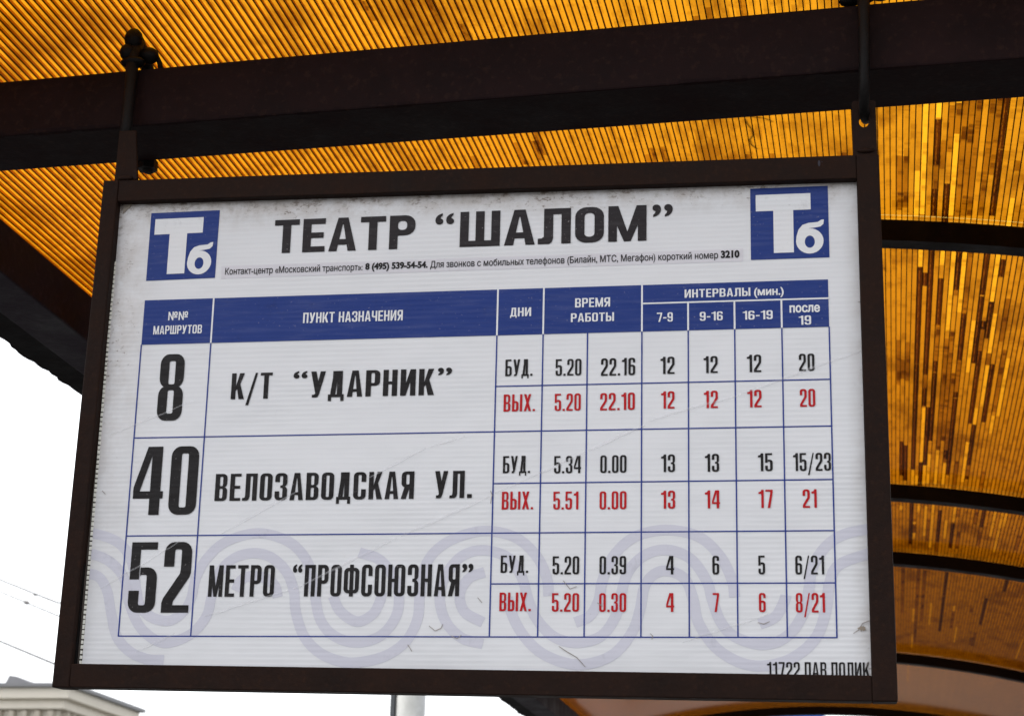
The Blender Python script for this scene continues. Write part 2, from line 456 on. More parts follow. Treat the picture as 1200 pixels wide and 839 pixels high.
    if ch == 'Д':
        W = w * 1.12
        return W, [add([(.05, .02), (.05 + s, .02), (.12 + s, .9), (.12 + s, 1), (.12, 1), (.12, .75)]), add(RC(.12, 1 - t, W - .05, 1)), add(RC(W - .05 - s, 0, W - .05, 1)),
                   add(RC(0, 0, W, t)), add(RC(0, -.15, s * .62, .01)), add(RC(W - s * .62, -.15, W, .01))]
    if ch == 'Л':
        W = w * 1.1
        return W, [add([(.16 * w, .20), (.16 * w, 1), (.16 * w + s, 1), (.16 * w + s, .16), (.16 * w + s - .03, .05), (.16 * w + s - .09, 0), (-.03, 0), (-.03, t * .95), (.09 * w, t), (.14 * w, t + .03)]),
                   add(RC(.16 * w, 1 - t, W, 1)), add(RC(W - s, 0, W, 1))]
    if ch == 'М':
        W = w * 1.32; s1 = s * .92
        return W, [add(RC(0, 0, s1, 1)), add(RC(W - s1, 0, W, 1)), add([(0, 1), (s1 * 1.15, 1), (W / 2 + s * .36, 0), (W / 2 - s * .36, 0)]), add([(W, 1), (W - s1 * 1.15, 1), (W / 2 - s * .36, 0), (W / 2 + s * .36, 0)])]
    if ch == 'К':
        W = w * 1.06
        return W, [add(RC(0, 0, s, 1)), add([(s * .8, .36), (W - s * 1.08, 1), (W - .005, 1), (s + (W - s) * .42, .50), (s * .9, .30)]), add([(W - s * 1.1, 0), (W + .01, 0), (s + (W - s) * .50, .60), (s + (W - s) * .12, .47)])]
    if ch == 'У':
        W = w * 1.05
        return W, [add([(W - s * .98, 1), (W, 1), (W * .60, .12), (W * .52, .03), (W * .42, 0), (.05, 0), (.05, t), (W * .27, t + .005), (W * .34, t + .05)]), add([(0, 1), (s * 1.0, 1), (W * .62, .36), (W * .52, .20), (W * .34, t + .05)])]
    if ch == 'Х':
        W = w * 1.05
        return W, [add([(0, 0), (s, 0), (W, 1), (W - s, 1)]), add([(0, 1), (s, 1), (W, 0), (W - s, 0)])]
    if ch == 'Ф':
        W = w * 1.42; c = W / 2
        return W, [add(RR(0, .10, W, .90, R)), hole(s, .10 + t, W - s, .90 - t), add(RC(c - s * .48, 0, c + s * .48, 1))]
    if ch == 'Ю':
        x = s + .085
        return x + w, [add(RC(0, 0, s, 1)), add(RR(x, 0, x + w, 1, R)), hole(x + s, t, x + w - s, 1 - t), add(RC(s * .5, .5 - t * .5, x + s * .5, .5 + t * .5))]
    if ch == 'Ш':
        W = w * 1.42; s1 = s * .95; c = W / 2
        return W, [add(RC(0, 0, W, 1)), sub(RC(s1, t, c - s1 / 2, 1.1)), sub(RC(c + s1 / 2, t, W - s1, 1.1))]
    if ch == 'Ч': return w, [add(RR(0, .36, w, 1.6, (R, 0, 0, 0))), sub(RR(s, .36 + t, w - s, 1.7, (ri, 0, 0, 0))), sub(RC(-.1, 1, w + .1, 2)), add(RC(w - s, 0, w, 1))]
    raise KeyError(ch)

_gc = {}
def own_text(txt, bl, tr, style, gap=.075, space=.3, shear=0.0):
    w, s, t, R = style
    (u0, v0), (u1, v1) = bl, tr
    adv, items = 0, []
    for ch in txt:
        if ch == ' ': adv += space; continue
        key = (ch, style)
        if key not in _gc:
            a, ops = glyph(ch, *style)
            _gc[key] = (a, *csg(ops))
        a, vs, fs = _gc[key]
        items.append((adv, vs, fs)); adv += a + gap
    adv -= gap
    kx, ky = (u1 - u0) / adv, (v1 - v0)
    return [([(u0 + (x + ad) * kx, v0 + y * ky) for x, y in vs], fs) for ad, vs, fs in items]

def font_loops(txt):
    c = bpy.data.curves.new('tmp', 'FONT'); c.body = txt; c.size = 1.0
    o = bpy.data.objects.new('tmp', c); COL.objects.link(o)
    dg = bpy.context.evaluated_depsgraph_get()
    cu = o.evaluated_get(dg).to_curve(dg)
    loops = []
    for sp in cu.splines:
        if sp.type != 'BEZIER':
            loops.append([(q.co.x, q.co.y) for q in sp.points]); continue
        bp = sp.bezier_points; n = len(bp); l = []
        for i in range(n):
            a, b = bp[i], bp[(i + 1) % n]
            straight = (a.handle_right - a.co).cross(b.co - a.co).length < 1e-5 and (b.handle_left - b.co).cross(b.co - a.co).length < 1e-5
            k = 2 if straight else 6
            l += [(q.x, q.y) for q in interpolate_bezier(a.co, a.handle_right, b.handle_left, b.co, k)[:-1]]
        loops.append(l)
    bpy.data.objects.remove(o); bpy.data.curves.remove(c)
    return [l for l in loops if len(l) > 2 and abs(area(l)) > 1e-7]
_capref = {}
def font_text(txt, bl, tr, bold=(0, 0), ref='Н', bbox=False):
    """outline lettering fitted between two corners; ref = letter whose height is v1-v0"""
    L_ = font_loops(txt)
    xs = [q[0] for l in L_ for q in l]; ys = [q[1] for l in L_ for q in l]
    if bbox: y0, y1 = min(ys), max(ys)
    else:
        if ref not in _capref:
            rl = font_loops(ref); _capref[ref] = max(q[1] for l in rl for q in l)
        y0, y1 = 0, _capref[ref]
    x0, x1 = min(xs), max(xs)
    (u0, v0), (u1, v1) = bl, tr
    kx, ky = (u1 - u0 - 2 * bold[0]) / (x1 - x0), (v1 - v0 - 2 * bold[1]) / (y1 - y0)
    Ls = [[(u0 + bold[0] + (x - x0) * kx, v0 + bold[1] + (y - y0) * ky) for x, y in l] for l in L_]
    bb = [(min(q[0] for q in l), min(q[1] for q in l), max(q[0] for q in l), max(q[1] for q in l)) for l in Ls]
    out = []
    for i, l in enumerate(Ls):
        root, ra = i, abs(area(l))
        for j in range(len(Ls)):        # outermost loop round this one tells which way its outlines run
            if j != i and bb[j][0] <= bb[i][0] and bb[j][1] <= bb[i][1] and bb[j][2] >= bb[i][2] and bb[j][3] >= bb[i][3] and abs(area(Ls[j])) > ra:
                root, ra = j, abs(area(Ls[j]))
        g_ = 1 if area(Ls[root]) > 0 else -1
        if bold[0] or bold[1]: l = poly_offset(l, (bold[0] * g_, bold[1] * g_))
        out.append([(x * 1000, y * 1000) for x, y in l])          # millimetres for a stable triangulation
    vs, fs = wind(out)
    return [([(x / 1000, y / 1000) for x, y in vs], fs)]

def wind(loops):
    """fills closed outlines by the non-zero rule, overlaps and self-crossings included"""
    vs, es = [], []
    for l in loops:
        n = len(vs); vs += [Vector(q) for q in l]; es += [(n + i, n + (i + 1) % len(l)) for i in range(len(l))]
    r = delaunay_2d_cdt(vs, es, [], 0, 1e-5, False)
    V = r[0]; bbs = [(min(q[0] for q in l), min(q[1] for q in l), max(q[0] for q in l), max(q[1] for q in l)) for l in loops]
    keep = []
    for f in r[2]:
        cx = sum(V[i].x for i in f) / len(f); cy = sum(V[i].y for i in f) / len(f); w = 0
        for l, b in zip(loops, bbs):
            if not (b[0] < cx < b[2] and b[1] < cy < b[3]): continue
            for i in range(len(l)):
                (x0, y0), (x1, y1) = l[i - 1], l[i]
                if (y0 <= cy) != (y1 <= cy):
                    if x0 + (cy - y0) / (y1 - y0) * (x1 - x0) > cx: w += 1 if y1 > y0 else -1
        if w: keep.append(list(f))
    return [tuple(v) for v in V], keep

# layers above the sheet, metres
L0, L1, L2, L3 = .0003, .0006, .0009, .0012

# wavy watermark bands
bands = [
 [(92,622),(115,626),(136.5,634),(150,648),(157,668),(160,692),(165,711),(178,723),(198.5,727),(215,716),(224,700.8),(229.5,677.5),(242.5,654),(265.7,634),(302,624.5),(337,633.6),(358,654),(366.5,677.5),(370,703),(376,727),(392,745),(418.5,752.5),(446,744.5),(463,724),(467.6,703),(463.7,680),(445.6,656),(421,647)],
 [(90,646),(112,650),(131,659.4),(145.6,677.5),(150.7,703.4),(162.4,731.8),(180.4,748.6),(198.5,752.5),(224.4,742),(242,721.4),(248,698),(256,672),(274,654),(296.7,647.8),(318,653),(336,670),(344.5,693),(346.5,716),(356,744.7),(374,764),(397,774),(418.5,776),(452,768),(476.6,750),(489.5,724),(492,698),(500,659.4),(524,635),(564.5,622),(603.2,629),(629,651.7),(641,678),(643,698)],
 [(88,672),(113,674),(125,690.4),(130,716),(136.5,744.7),(152,763),(172.7,772),(192,773)],
 [(276,692),(283,679),(297,674.5),(313,678),(322.6,687),(325.5,699.5)],
 [(390,698),(399,716),(418.5,728),(437,719),(445.6,703),(447,694)],
 [(568,670),(550,677),(539,695),(544,716),(566,729)],
 [(566,754),(541,747),(523,729),(515.4,703.4),(520.5,677.5),(539,653),(564,644.5),(593.6,652),(611,675),(619.4,703.4),(630,726.6),(650.4,746.5),(677,752.5),(704.7,744.7),(721.5,721.4),(727.5,698),(736,670),(756,650),(782,644),(809,654.3),(828,680),(835,703.4),(845,729),(862,746),(893.5,755),(922,745.4),(941,719),(948,690),(952,665),(967,641),(989,626),(1026,618)],
 [(595,700),(601,722),(614,745),(635,765),(665,777),(692,777),(720,765.4),(741,740),(750,714),(755,688),(766,673),(782,668.5),(802,677.5),(812,700.8),(818.4,729),(838,757.6),(865,775),(893.5,780),(927,771.6),(955.4,748),(968,714.4),(972,684),(984,661),(1026,646)],
 [(674,729),(691,721.4),(701.5,703.4),(706,680),(719,651),(743.5,629),(780,620.7),(818.4,628.4),(844,651.7),(858,680),(861,699.5)],
 [(890,731),(909,722),(919.7,702.5),(921,697)]]
wm = empty('watermark'); wm.parent = sign
wm.matrix_parent_inverse = Matrix()
clipx = (fi['bl'][0] + .002, fi['tr'][0] + .0)
for bd in bands:
    pts = [Vector(S(*q)) for q in bd]
    P4 = [pts[0] * 2 - pts[1]] + pts + [pts[-1] * 2 - pts[-2]]
    cr = []
    for i in range(1, len(P4) - 2):
        a, b, c, d = P4[i - 1:i + 3]
        for k in range(6):
            t = k / 6
            cr.append(.5 * ((2 * b) + (c - a) * t + (2 * a - 5 * b + 4 * c - d) * t * t + (3 * b - a - 3 * c + d) * t ** 3))
    cr.append(pts[-1])
    vs, fs = [], []
    W2 = .0072
    for i, q in enumerate(cr):
        t = (cr[min(i + 1, len(cr) - 1)] - cr[max(i - 1, 0)]).normalized(); n = Vector((-t.y, t.x))
        for sgn_ in (1, -1):
            v = q + n * W2 * sgn_
            vs.append((max(-.0495, min(1.025, v.x)), max(-.535, v.y)))
    for i in range(len(cr) - 1): fs.append([2 * i, 2 * i + 2, 2 * i + 3, 2 * i + 1])
    flat('wave_band', [(vs, fs)], L0, M_LAV, wm)

# ---------------------------------------------------------------- timetable grid
rows = dict(A=0, S=0.0270, B=-.0664, C=-.1408, D=-.2053, E=-.2775, F=-.3464, H=-.4164, I=-.4873)
rows['S'] = -.0270
cols = [None, 0, .1053, .5235, .5888, .6506, .7265, .7902, .8535, .9170, .98]
# the grid really used: average of the plane positions of the printed lines
rows_px = {'A': [(170, 353.1), (583.8, 338.9), (969.7, 327.3)], 'S': [(752.4, 355.9), (970.1, 349.9)], 'B': [(166, 404.8), (582.5, 392.4), (971.2, 383.2)],
           'C': [(581.6, 452.4), (752, 449.4), (972.5, 444.8)], 'D': [(157.4, 513.4), (579.6, 505.4), (974.4, 499.5)], 'E': [(578.3, 566.1), (751.6, 564.3), (976.2, 562.3)],
           'F': [(147.7, 627.5), (576.7, 624.2), (977.7, 622.1)], 'H': [(575.4, 682.9), (751.6, 683.2), (979.7, 683.9)], 'I': [(138.4, 744.3), (573.4, 745.2), (981.6, 748.2)]}
cols_px = {1: [(170, 353.1), (157.4, 513.4), (138.4, 744.3)], 2: [(251.1, 350.9), (239.5, 512), (223.4, 744.3)], 3: [(583.8, 338.9), (579.6, 505.4), (573.4, 745.2)],
           4: [(637.5, 337.4), (634.4, 504.3), (630.2, 745.6)], 5: [(688.3, 389.7), (687.4, 503.4), (684.7, 746.1)], 6: [(752.1, 333.7), (751.8, 502.3), (751.6, 746.3)],
           7: [(806.1, 355), (806.7, 501.5), (808.3, 746.5)], 8: [(860.5, 385), (862, 500.6), (865.5, 746.9)], 9: [(915.7, 384.1), (918.3, 499.9), (923.3, 747.6)], 10: [(969.7, 327.3), (974.4, 499.5), (981.6, 748.2)]}
RV = {k: sum(S(*q)[1] for q in v) / len(v) for k, v in rows_px.items()}
CU = {k: sum(S(*q)[0] for q in v) / len(v) for k, v in cols_px.items()}
quad('header_band', [(CU[1], RV['B']), (CU[10], RV['B']), (CU[10], RV['A']), (CU[1], RV['A'])], L1, M_BLUE)
def hline(r, c0, c1, wd, off, mt, name='grid_line', lab=None):
    y = RV[r]; quad(name, [(CU[c0] - wd / 2, y - wd / 2), (CU[c1] + wd / 2, y - wd / 2), (CU[c1] + wd / 2, y + wd / 2), (CU[c0] - wd / 2, y + wd / 2)], off, mt, None, lab)
def vline(c, r0, r1, wd, off, mt, name='grid_line', lab=None):
    x = CU[c]; quad(name, [(x - wd / 2, RV[r1]), (x + wd / 2, RV[r1]), (x + wd / 2, RV[r0]), (x - wd / 2, RV[r0])], off, mt, None, lab)
LW = .0019
for r, c0 in (('C', 3), ('D', 1), ('E', 3), ('F', 1), ('H', 3), ('I', 1)): hline(r, c0, 10, LW * .9, L1, M_LINE)
for c in range(1, 11): vline(c, 'B', 'I', LW, L1 + .00012, M_LINE)
for c in (2, 3, 4, 6): vline(c, 'A', 'B', .0024, L2, M_WHITE, 'header_divider')
for c in (7, 8, 9): vline(c, 'S', 'B', .0024, L2, M_WHITE, 'header_divider')
hline('S', 6, 10, .0022, L2 + .00012, M_WHITE, 'header_divider')

HEAVY = (.40, .150, .105, .15)
TIME = (.36, .125, .10, .14)
NUMB = (.44, .165, .105, .15)
HEAD = (.50, .155, .135, .17)
TITLE = (.66, .215, .165, .26)
def T(name, txt, bl, tr, st, mt, gap=.075, off=L2, label=None, space=.3):
    return flat(name, own_text(txt, S(*bl), S(*tr), st, gap, space), off, mt, None, label)
def F(name, txt, bl, tr, mt, bold=(0, 0), ref='Н', bbox=False, off=L2, label=None):
    return flat(name, font_text(txt, S(*bl), S(*tr), bold, ref, bbox), off, mt, None, label)

# stop name
T('stop_name', 'ТЕАТР', (320.5, 297.2), (487.5, 252.2), TITLE, M_TITLE, .10)
T('stop_name', 'ШАЛОМ', (538.6, 289.9), (757.8, 240.6), TITLE, M_TITLE, .10)
F('quotation_mark', '“', (510.2, 263.8), (532.5, 250.2), M_TITLE, (.0012, .0012), bbox=True)
F('quotation_mark', '”', (764.7, 254.5), (788.4, 239.4), M_TITLE, (.0012, .0012), bbox=True)
# contact line on its pale strip
quad('contact_strip', [S(259.5, 327), S(871, 306.5), S(871, 291.5), S(259.5, 312)], L0, M_STRIP)
F('contact_text', 'Контакт-центр «Московский транспорт»:', (263.8, 322.3), (425.2, 309.0), M_BLACK, (.00012, .0001))
F('contact_text', '8 (495) 539-54-54.', (428, 316.6), (501.5, 306.3), M_BLACK, (.0006, .0005), ref='8')
F('contact_text', 'Для звонков с мобильных телефонов (Билайн, МТС, Мегафон) короткий номер', (504.2, 314.2), (841.5, 294.9), M_BLACK, (.00012, .0001))
F('contact_text', '3210', (844.8, 302.9), (866.6, 293.4), M_BLACK, (.0007, .0006), ref='3')
# column headings
F('column_heading', '№№', (197.3, 375.7), (220.9, 365.1), M_WHITE, (.0003, .0003), off=L3)
hd = lambda txt, bl, tr, gap=.10: T('column_heading', txt, bl, tr, HEAD, M_WHITE, gap, L3)
hd('МАРШРУТОВ', (179.7, 392.3), (237.3, 380.7)); hd('ПУНКТ НАЗНАЧЕНИЯ', (355.2, 379), (472.5, 363.5))
hd('ДНИ', (597.9, 371.4), (622.7, 360.4)); hd('ВРЕМЯ', (674, 360.7), (715.1, 348.8)); hd('РАБОТЫ', (669.1, 377.8), (719.7, 366.2))
hd('ИНТЕРВАЛЫ', (802.4, 349.4), (879.3, 337.4))
F('column_heading', '(мин.)', (883.7, 346.8), (918.3, 336.2), M_WHITE, (.00045, .0004), off=L3)
hd('7-9', (769.9, 377.6), (788.5, 366.3)); hd('9-16', (820.2, 376.3), (846.9, 365.2)); hd('16-19', (870.5, 375.1), (905.4, 363.8))
F('column_heading', 'после', (925.3, 366.8), (960.8, 357.2), M_WHITE, (.0005, .0005), ref='о', off=L3)
hd('19', (936.1, 381), (950.4, 369.9))
# routes and destinations
for txt, bl, tr in (('8', (183.2, 493.2), (218, 414.8)), ('40', (154.2, 603.5), (234.6, 522.6)), ('52', (149, 717.6), (226.4, 634.8))):
    T('route_number', txt, bl, tr, NUMB, M_BLACK, .10)
D = lambda txt, bl, tr, gap=.09, st=HEAVY: T('destination_name', txt, bl, tr, st, M_BLACK, gap)
D('К/Т', (270.4, 468), (320, 436.6)); D('УДАРНИК', (363.4, 466), (509.3, 432.2))
D('ВЕЛОЗАВОДСКАЯ', (251.3, 587), (486, 552.2)); D('УЛ.', (509.1, 583.8), (553.8, 551.4))
D('МЕТРО', (243.6, 699), (322.8, 661.8)); D('ПРОФСОЮЗНАЯ', (356.1, 698.7), (539.1, 660.8))
for q, bl, tr in (('“', (344.1, 443.8), (360.8, 435)), ('”', (513.3, 439.9), (530, 430.8)), ('“', (343.3, 670.8), (354.9, 661.2)), ('”', (541.7, 670.3), (555, 660.3))):
    F('quotation_mark', q, bl, tr, M_BLACK, (.0009, .0009), bbox=True)
# times
cells = [
 ('БУД.', (592.1, 441), (624.4, 420.8), 0), ('5.20', (651.1, 440.6), (681.6, 420.5), 0), ('22.16', (704.3, 440.5), (744.5, 419.3), 0), ('12', (774, 438.5), (790.5, 418), 0), ('12', (824.5, 437.4), (841, 417.3), 0), ('12', (875.4, 436.4), (891.9, 415.6), 0), ('20', (936.5, 435.1), (954.2, 414.4), 0),
 ('ВЫХ.', (590, 482.4), (627.4, 461.7), 1), ('5.20', (650, 481.7), (680.8, 461), 1), ('22.10', (703.3, 481), (744.1, 460), 1), ('12', (774.7, 479), (790.5, 458.4), 1), ('12', (824.9, 478.4), (841.2, 457.8), 1), ('12', (875.9, 477.5), (892.3, 456.8), 1), ('20', (937.6, 476.8), (955.1, 455.7), 1),
 ('БУД.', (589.3, 554.5), (621.6, 534), 0), ('5.34', (649.3, 554.7), (681.1, 534), 0), ('0.00', (703.4, 554.2), (734.3, 533.2), 0), ('13', (774.7, 553.2), (791.1, 532.4), 0), ('13', (826.2, 552.8), (842.7, 531.7), 0), ('15', (888.4, 552.2), (905.3, 531), 0), ('15/23', (929.6, 551.9), (973.5, 530.4), 0),
 ('ВЫХ.', (587.9, 597), (625.2, 575.7), 1), ('5.51', (648.4, 597), (678.1, 575.8), 1), ('0.00', (702.6, 596.8), (734.3, 575.4), 1), ('13', (774.7, 596), (791.3, 574.8), 1), ('14', (826.2, 595.6), (843.6, 574.4), 1), ('17', (889.1, 595.2), (905.5, 573.7), 1), ('21', (940.9, 594.9), (956.9, 573.2), 1),
 ('БУД.', (586.6, 671), (619.4, 650.6), 0), ('5.20', (647.5, 672.8), (679, 651.5), 0), ('0.39', (702.5, 672.8), (733.9, 651.3), 0), ('4', (780.7, 672.9), (790.0, 651.2), 0), ('6', (834.9, 672.9), (842.7, 651), 0), ('5', (888.9, 672.8), (896.4, 650.8), 0), ('6/21', (932.2, 672.9), (965.5, 650.7), 0),
 ('ВЫХ.', (585.1, 715.8), (622.5, 694), 1), ('5.20', (646.7, 716.4), (678.8, 694.7), 1), ('0.30', (702.1, 716.7), (733.9, 694.7), 1), ('4', (780.7, 716.7), (790.0, 694.6), 1), ('7', (835.3, 716.9), (842.7, 694.6), 1), ('6', (889.5, 716.9), (897.1, 694.5), 1), ('8/21', (932.8, 717.4), (966.5, 694.5), 1)]
for txt, bl, tr, red in cells:
    T('day_mark' if txt[0] in 'БВ' else 'time_figure', txt, bl, tr, TIME, M_RED if red else M_BLACK, .085)
# number of the pavilion, its foot hidden behind the frame
T('pavilion_note', '11722 ПАВ ПОЛИК', (899.0, 793.0), (1018.6, 775.8), (.46, .145, .11, .16), M_BLACK, .11, L2, None, .26)

# two logo squares with a large T and a small b
def logo(tl, tr, br, bl):
    c = [Vector(S(*q)) for q in (bl, br, tr, tl)]
    lg = quad('logo_square', [tuple(q) for q in c], L1, M_BLUE)
    def m_(x, y):
        a = c[0].lerp(c[1], x); b = c[3].lerp(c[2], x); q = a.lerp(b, y); return (q.x, q.y)
    vs, fs = csg([(1, RC(.07, .675, .775, .905)), (1, RC(.295, .085, .55, .8))])
    flat('logo_letter', [([m_(*v) for v in vs], fs)], L2, M_WHITE, lg)
    ring = lambda cx, cy, rx, ry: [(cx + rx * math.cos(a * math.pi / 14), cy + ry * math.sin(a * math.pi / 14)) for a in range(28)]
    vs, fs = csg([(1, ring(.755, .235, .175, .175)), (1, [(.58, .22), (.588, .31), (.615, .40), (.665, .462), (.74, .487), (.86, .495), (.905, .525), (.94, .528), (.932, .465), (.895, .432), (.83, .42), (.75, .412), (.71, .385), (.72, .30)]), (-1, ring(.755, .225, .064, .085))])
    flat('logo_letter', [([m_(*v) for v in vs], fs)], L2, M_WHITE, lg)
logo((177.5, 250.2), (257.8, 246.6), (252, 325.8), (171.3, 329.4))
logo((879.1, 221.6), (970.0, 218.1), (972.1, 301.8), (880, 305))

# creases pressed into the film, small cuts and scratches
M_CREASE, nt, N, L, P, O = mat('creased_film')
P.inputs['Base Color'].default_value = (.7, .7, .73, 1); P.inputs['Roughness'].default_value = .3
tr = N.new('ShaderNodeBsdfTransparent'); mx = N.new('ShaderNodeMixShader'); mx.inputs[0].default_value = .18
L.new(tr.outputs[0], mx.inputs[1]); L.new(P.outputs[0], mx.inputs[2]); L.new(mx.outputs[0], O.inputs['Surface'])
M_CUT = simple('dirty_scratch', (.27, .24, .22), .7, .2, .3, 80)
def ridge(name, pts, wd, h, mt, off=L3 + .0001):
    pts = [Vector(S(*q)) for q in pts]; m = MB(); n0 = len(pts)
    for i, q in enumerate(pts):
        t = (pts[min(i + 1, n0 - 1)] - pts[max(i - 1, 0)]).normalized(); n = Vector((-t.y, t.x))
        k = wd * (.5 + .5 * math.sin(math.pi * (i + .4) / (n0 - .2)))
        for a, yy in ((-.5, -off), (0, -off - h), (.5, -off)):
            v = q + n * k * a; m.v.append((v.x, yy, v.y))
    for i in range(n0 - 1):
        for j in (0, 1):
            a = 3 * i + j; m.f.append((a, a + 3, a + 4, a + 1)); m.mi.append(0)
    return m.build(name, mt, sign)
def wob(a, b, n, amp):
    out = []
    for i in range(n + 1):
        t = i / n; out.append((a[0] + (b[0] - a[0]) * t, a[1] + (b[1] - a[1]) * t + random.uniform(-amp, amp)))
    return out
for a, b, wd in (((1019, 408), (868, 462), .0022), ((866, 463), (760, 493), .0022), ((756, 498), (690, 528), .0022), ((686, 530), (580, 578), .002), ((574, 582), (470, 628), .0022),
                 ((466, 630), (345, 690), .002), ((338, 692), (240, 722), .0018), ((205, 742), (160, 764), .0018), ((545, 512), (505, 523), .0018), ((500, 525), (432, 560), .0018),
                 ((350, 575), (260, 625), .0018), ((226, 470), (130, 510), .0014), ((900, 720), (800, 752), .0016), ((210, 635), (118, 690), .0014)):
    ridge('crease', wob(a, b, 9, .7), wd * 1.7, .0003, M_CREASE)
for pts in ([(660, 680), (668, 690), (676, 687)], [(503, 733), (510, 739), (517, 736), (519, 731)], [(560, 700), (565, 706)], [(655, 757), (664, 763), (676, 770), (686, 781)], [(529, 745), (536, 748), (541, 744)],
            [(762, 742), (765, 745), (764, 749)], [(575, 575), (577, 580), (575, 590)], [(1019, 727), (1011, 730), (1006, 738), (1000, 742)], [(1012, 733), (1009, 740)], [(1018, 775), (1014, 783)],
            [(888, 729), (895, 731), (902, 728)], [(120, 575), (124, 579)], [(700, 706), (706, 710)], [(478, 755), (483, 763)]):
    ridge('scratch', pts, .0011, .0001, M_CUT)
m = MB(); c = S(1010, 736)
vs = [(c[0] + .007 * math.cos(a) * random.uniform(.35, 1), c[1] + .004 * math.sin(a) * random.uniform(.5, 1)) for a in [k * math.pi / 6 for k in range(12)]]
flat('torn_spot', [(vs, [list(range(12))])], L3, simple('torn_film', (.30, .245, .19), .8, .2, .4, 120))

# hanging tabs welded to the frame (parts) and the iron hooks they hang on (things of their own)
def W(u, v, n): return O_ + U_ * u + V_ * v + N_ * n
tabL = MB()
tabL.hexa([(-.0575, -.0135, .182), (-.0215, -.0135, .184), (-.0215, -.0075, .184), (-.0575, -.0075, .182),
           (-.0560, -.0135, .262), (-.0300, -.0135, .262), (-.0300, -.0075, .262), (-.0560, -.0075, .262)])
tabL.build('hanging_tab', M_FRAME, sign, .0012)
# right tab with a round eye
eye = csg([(1, RR(1.0185, .165, 1.0512, .2545, .004)), (-1, [(1.0345 + .0068 * math.cos(k * math.pi / 10), .2235 + .0088 * math.sin(k * math.pi / 10)) for k in range(20)])])
m = MB(); n = len(eye[0])
m.v = [(x, -.0135, z) for x, z in eye[0]] + [(x, -.0075, z) for x, z in eye[0]]
edge = {}
for f in eye[1]:
    f = f if area([eye[0][i] for i in f]) > 0 else f[::-1]
    m.f.append(tuple(f)); m.mi.append(0); m.f.append(tuple(n + i for i in f[::-1])); m.mi.append(0)
    for i in range(len(f)):
        e = (f[i - 1], f[i])
        if (e[1], e[0]) in edge: del edge[(e[1], e[0])]
        else: edge[e] = 1
for a, b in edge: m.f.append((a, a + n, b + n, b)); m.mi.append(0)
m.build('hanging_tab', M_FRAME, sign)
# weld blobs where the tabs meet the top bar
for q in ((-.040, -.0145, .186), (1.036, -.0145, .180)):
    wb = MB(); wb.ball(q, .005, 2.5, .7, .7); wb.build('weld_bead', M_FRAME, sign, smooth=True)
pn = MB(); pn.ball((.972, -.0150, .1635), .0032, .7, .3, 1.9); pn.ball((.976, -.0150, .1655), .0022, 1.2, .3, .8); pn.build('paint_chip', simple('grey_primer', (.045, .043, .055), .7, .1), sign, smooth=True)

hk = empty('hanging_hook', (-1.090, 2.30, 2.75))
tag(hk, 'blackened iron hook looped over the crossbeam at the left end of the timetable sign', 'hook', 'iron hooks holding the sign')
b = MB()
L_ = lambda *q: Vector(q) - Vector((-1.090, 2.30, 2.75))
b.tube([L_(-1.083, 2.304, 2.735), L_(-1.083, 2.302, 2.80), L_(-1.086, 2.308, 2.86), L_(-1.089, 2.312, 2.915), L_(-1.090, 2.325, 2.945), L_(-1.096, 2.36, 2.945), L_(-1.102, 2.41, 2.93), L_(-1.106, 2.452, 2.915), L_(-1.110, 2.462, 2.87), L_(-1.112, 2.460, 2.80), L_(-1.112, 2.457, 2.787)], [.007, .009, .009, .010, .011, .010, .009, .009, .008, .008, .008], 12)
b.build('hook_rod', M_IRON, hk, smooth=True)
b = MB(); b.ball(L_(-1.092, 2.315, 2.943), .0155, .95, .9, 1.15); b.ball(L_(-1.097, 2.31, 2.918), .014, .9, .9, 1.0); b.ball(L_(-1.071, 2.33, 2.921), .014, 1.15, 1, .95); b.ball(L_(-1.088, 2.313, 2.902), .016, 1.25, .9, .5)
b.build('wire_knot', M_IRON, hk, smooth=True)
b = MB(); b.tube([L_(-1.113, 2.458, 2.806), L_(-1.113, 2.458, 2.790)], .016, 6); b.build('nut', M_IRON, hk)
b = MB(); b.tube([L_(-1.073, 2.33, 2.925), L_(-1.062, 2.335, 2.925), L_(-1.056, 2.338, 2.912), L_(-1.053, 2.34, 2.898)], .004, 8); b.build('wire_end', M_IRON, hk, smooth=True)

hk2 = empty('hanging_hook', (0.004, 2.30, 2.75))
tag(hk2, 'blackened iron hook through the round eye at the right end of the timetable sign', 'hook', 'iron hooks holding the sign')
L_ = lambda *q: Vector(q) - Vector((0.004, 2.30, 2.75))
b = MB()
b.tube([L_(.006, 2.345, 2.752), L_(.006, 2.338, 2.742), L_(.005, 2.326, 2.7395), L_(.004, 2.308, 2.743), L_(.005, 2.288, 2.752), L_(.006, 2.281, 2.775), L_(.008, 2.281, 2.83), L_(.009, 2.281, 2.885), L_(.009, 2.288, 2.915), L_(.009, 2.32, 2.926), L_(.010, 2.40, 2.922), L_(.010, 2.445, 2.912), L_(.010, 2.448, 2.86)],
       [.006, .007, .0072, .0072, .0075, .0075, .008, .008, .009, .009, .009, .009, .008], 12)
b.build('hook_rod', M_IRON, hk2, smooth=True)
b = MB(); b.ball(L_(.010, 2.300, 2.917), .014, 1.5, 1, .9); b.ball(L_(-.010, 2.31, 2.914), .012, 1.3, 1, .6); b.ball(L_(.033, 2.31, 2.917), .009, 1.3, 1, .6)
b.build('wire_knot', M_IRON, hk2, smooth=True)

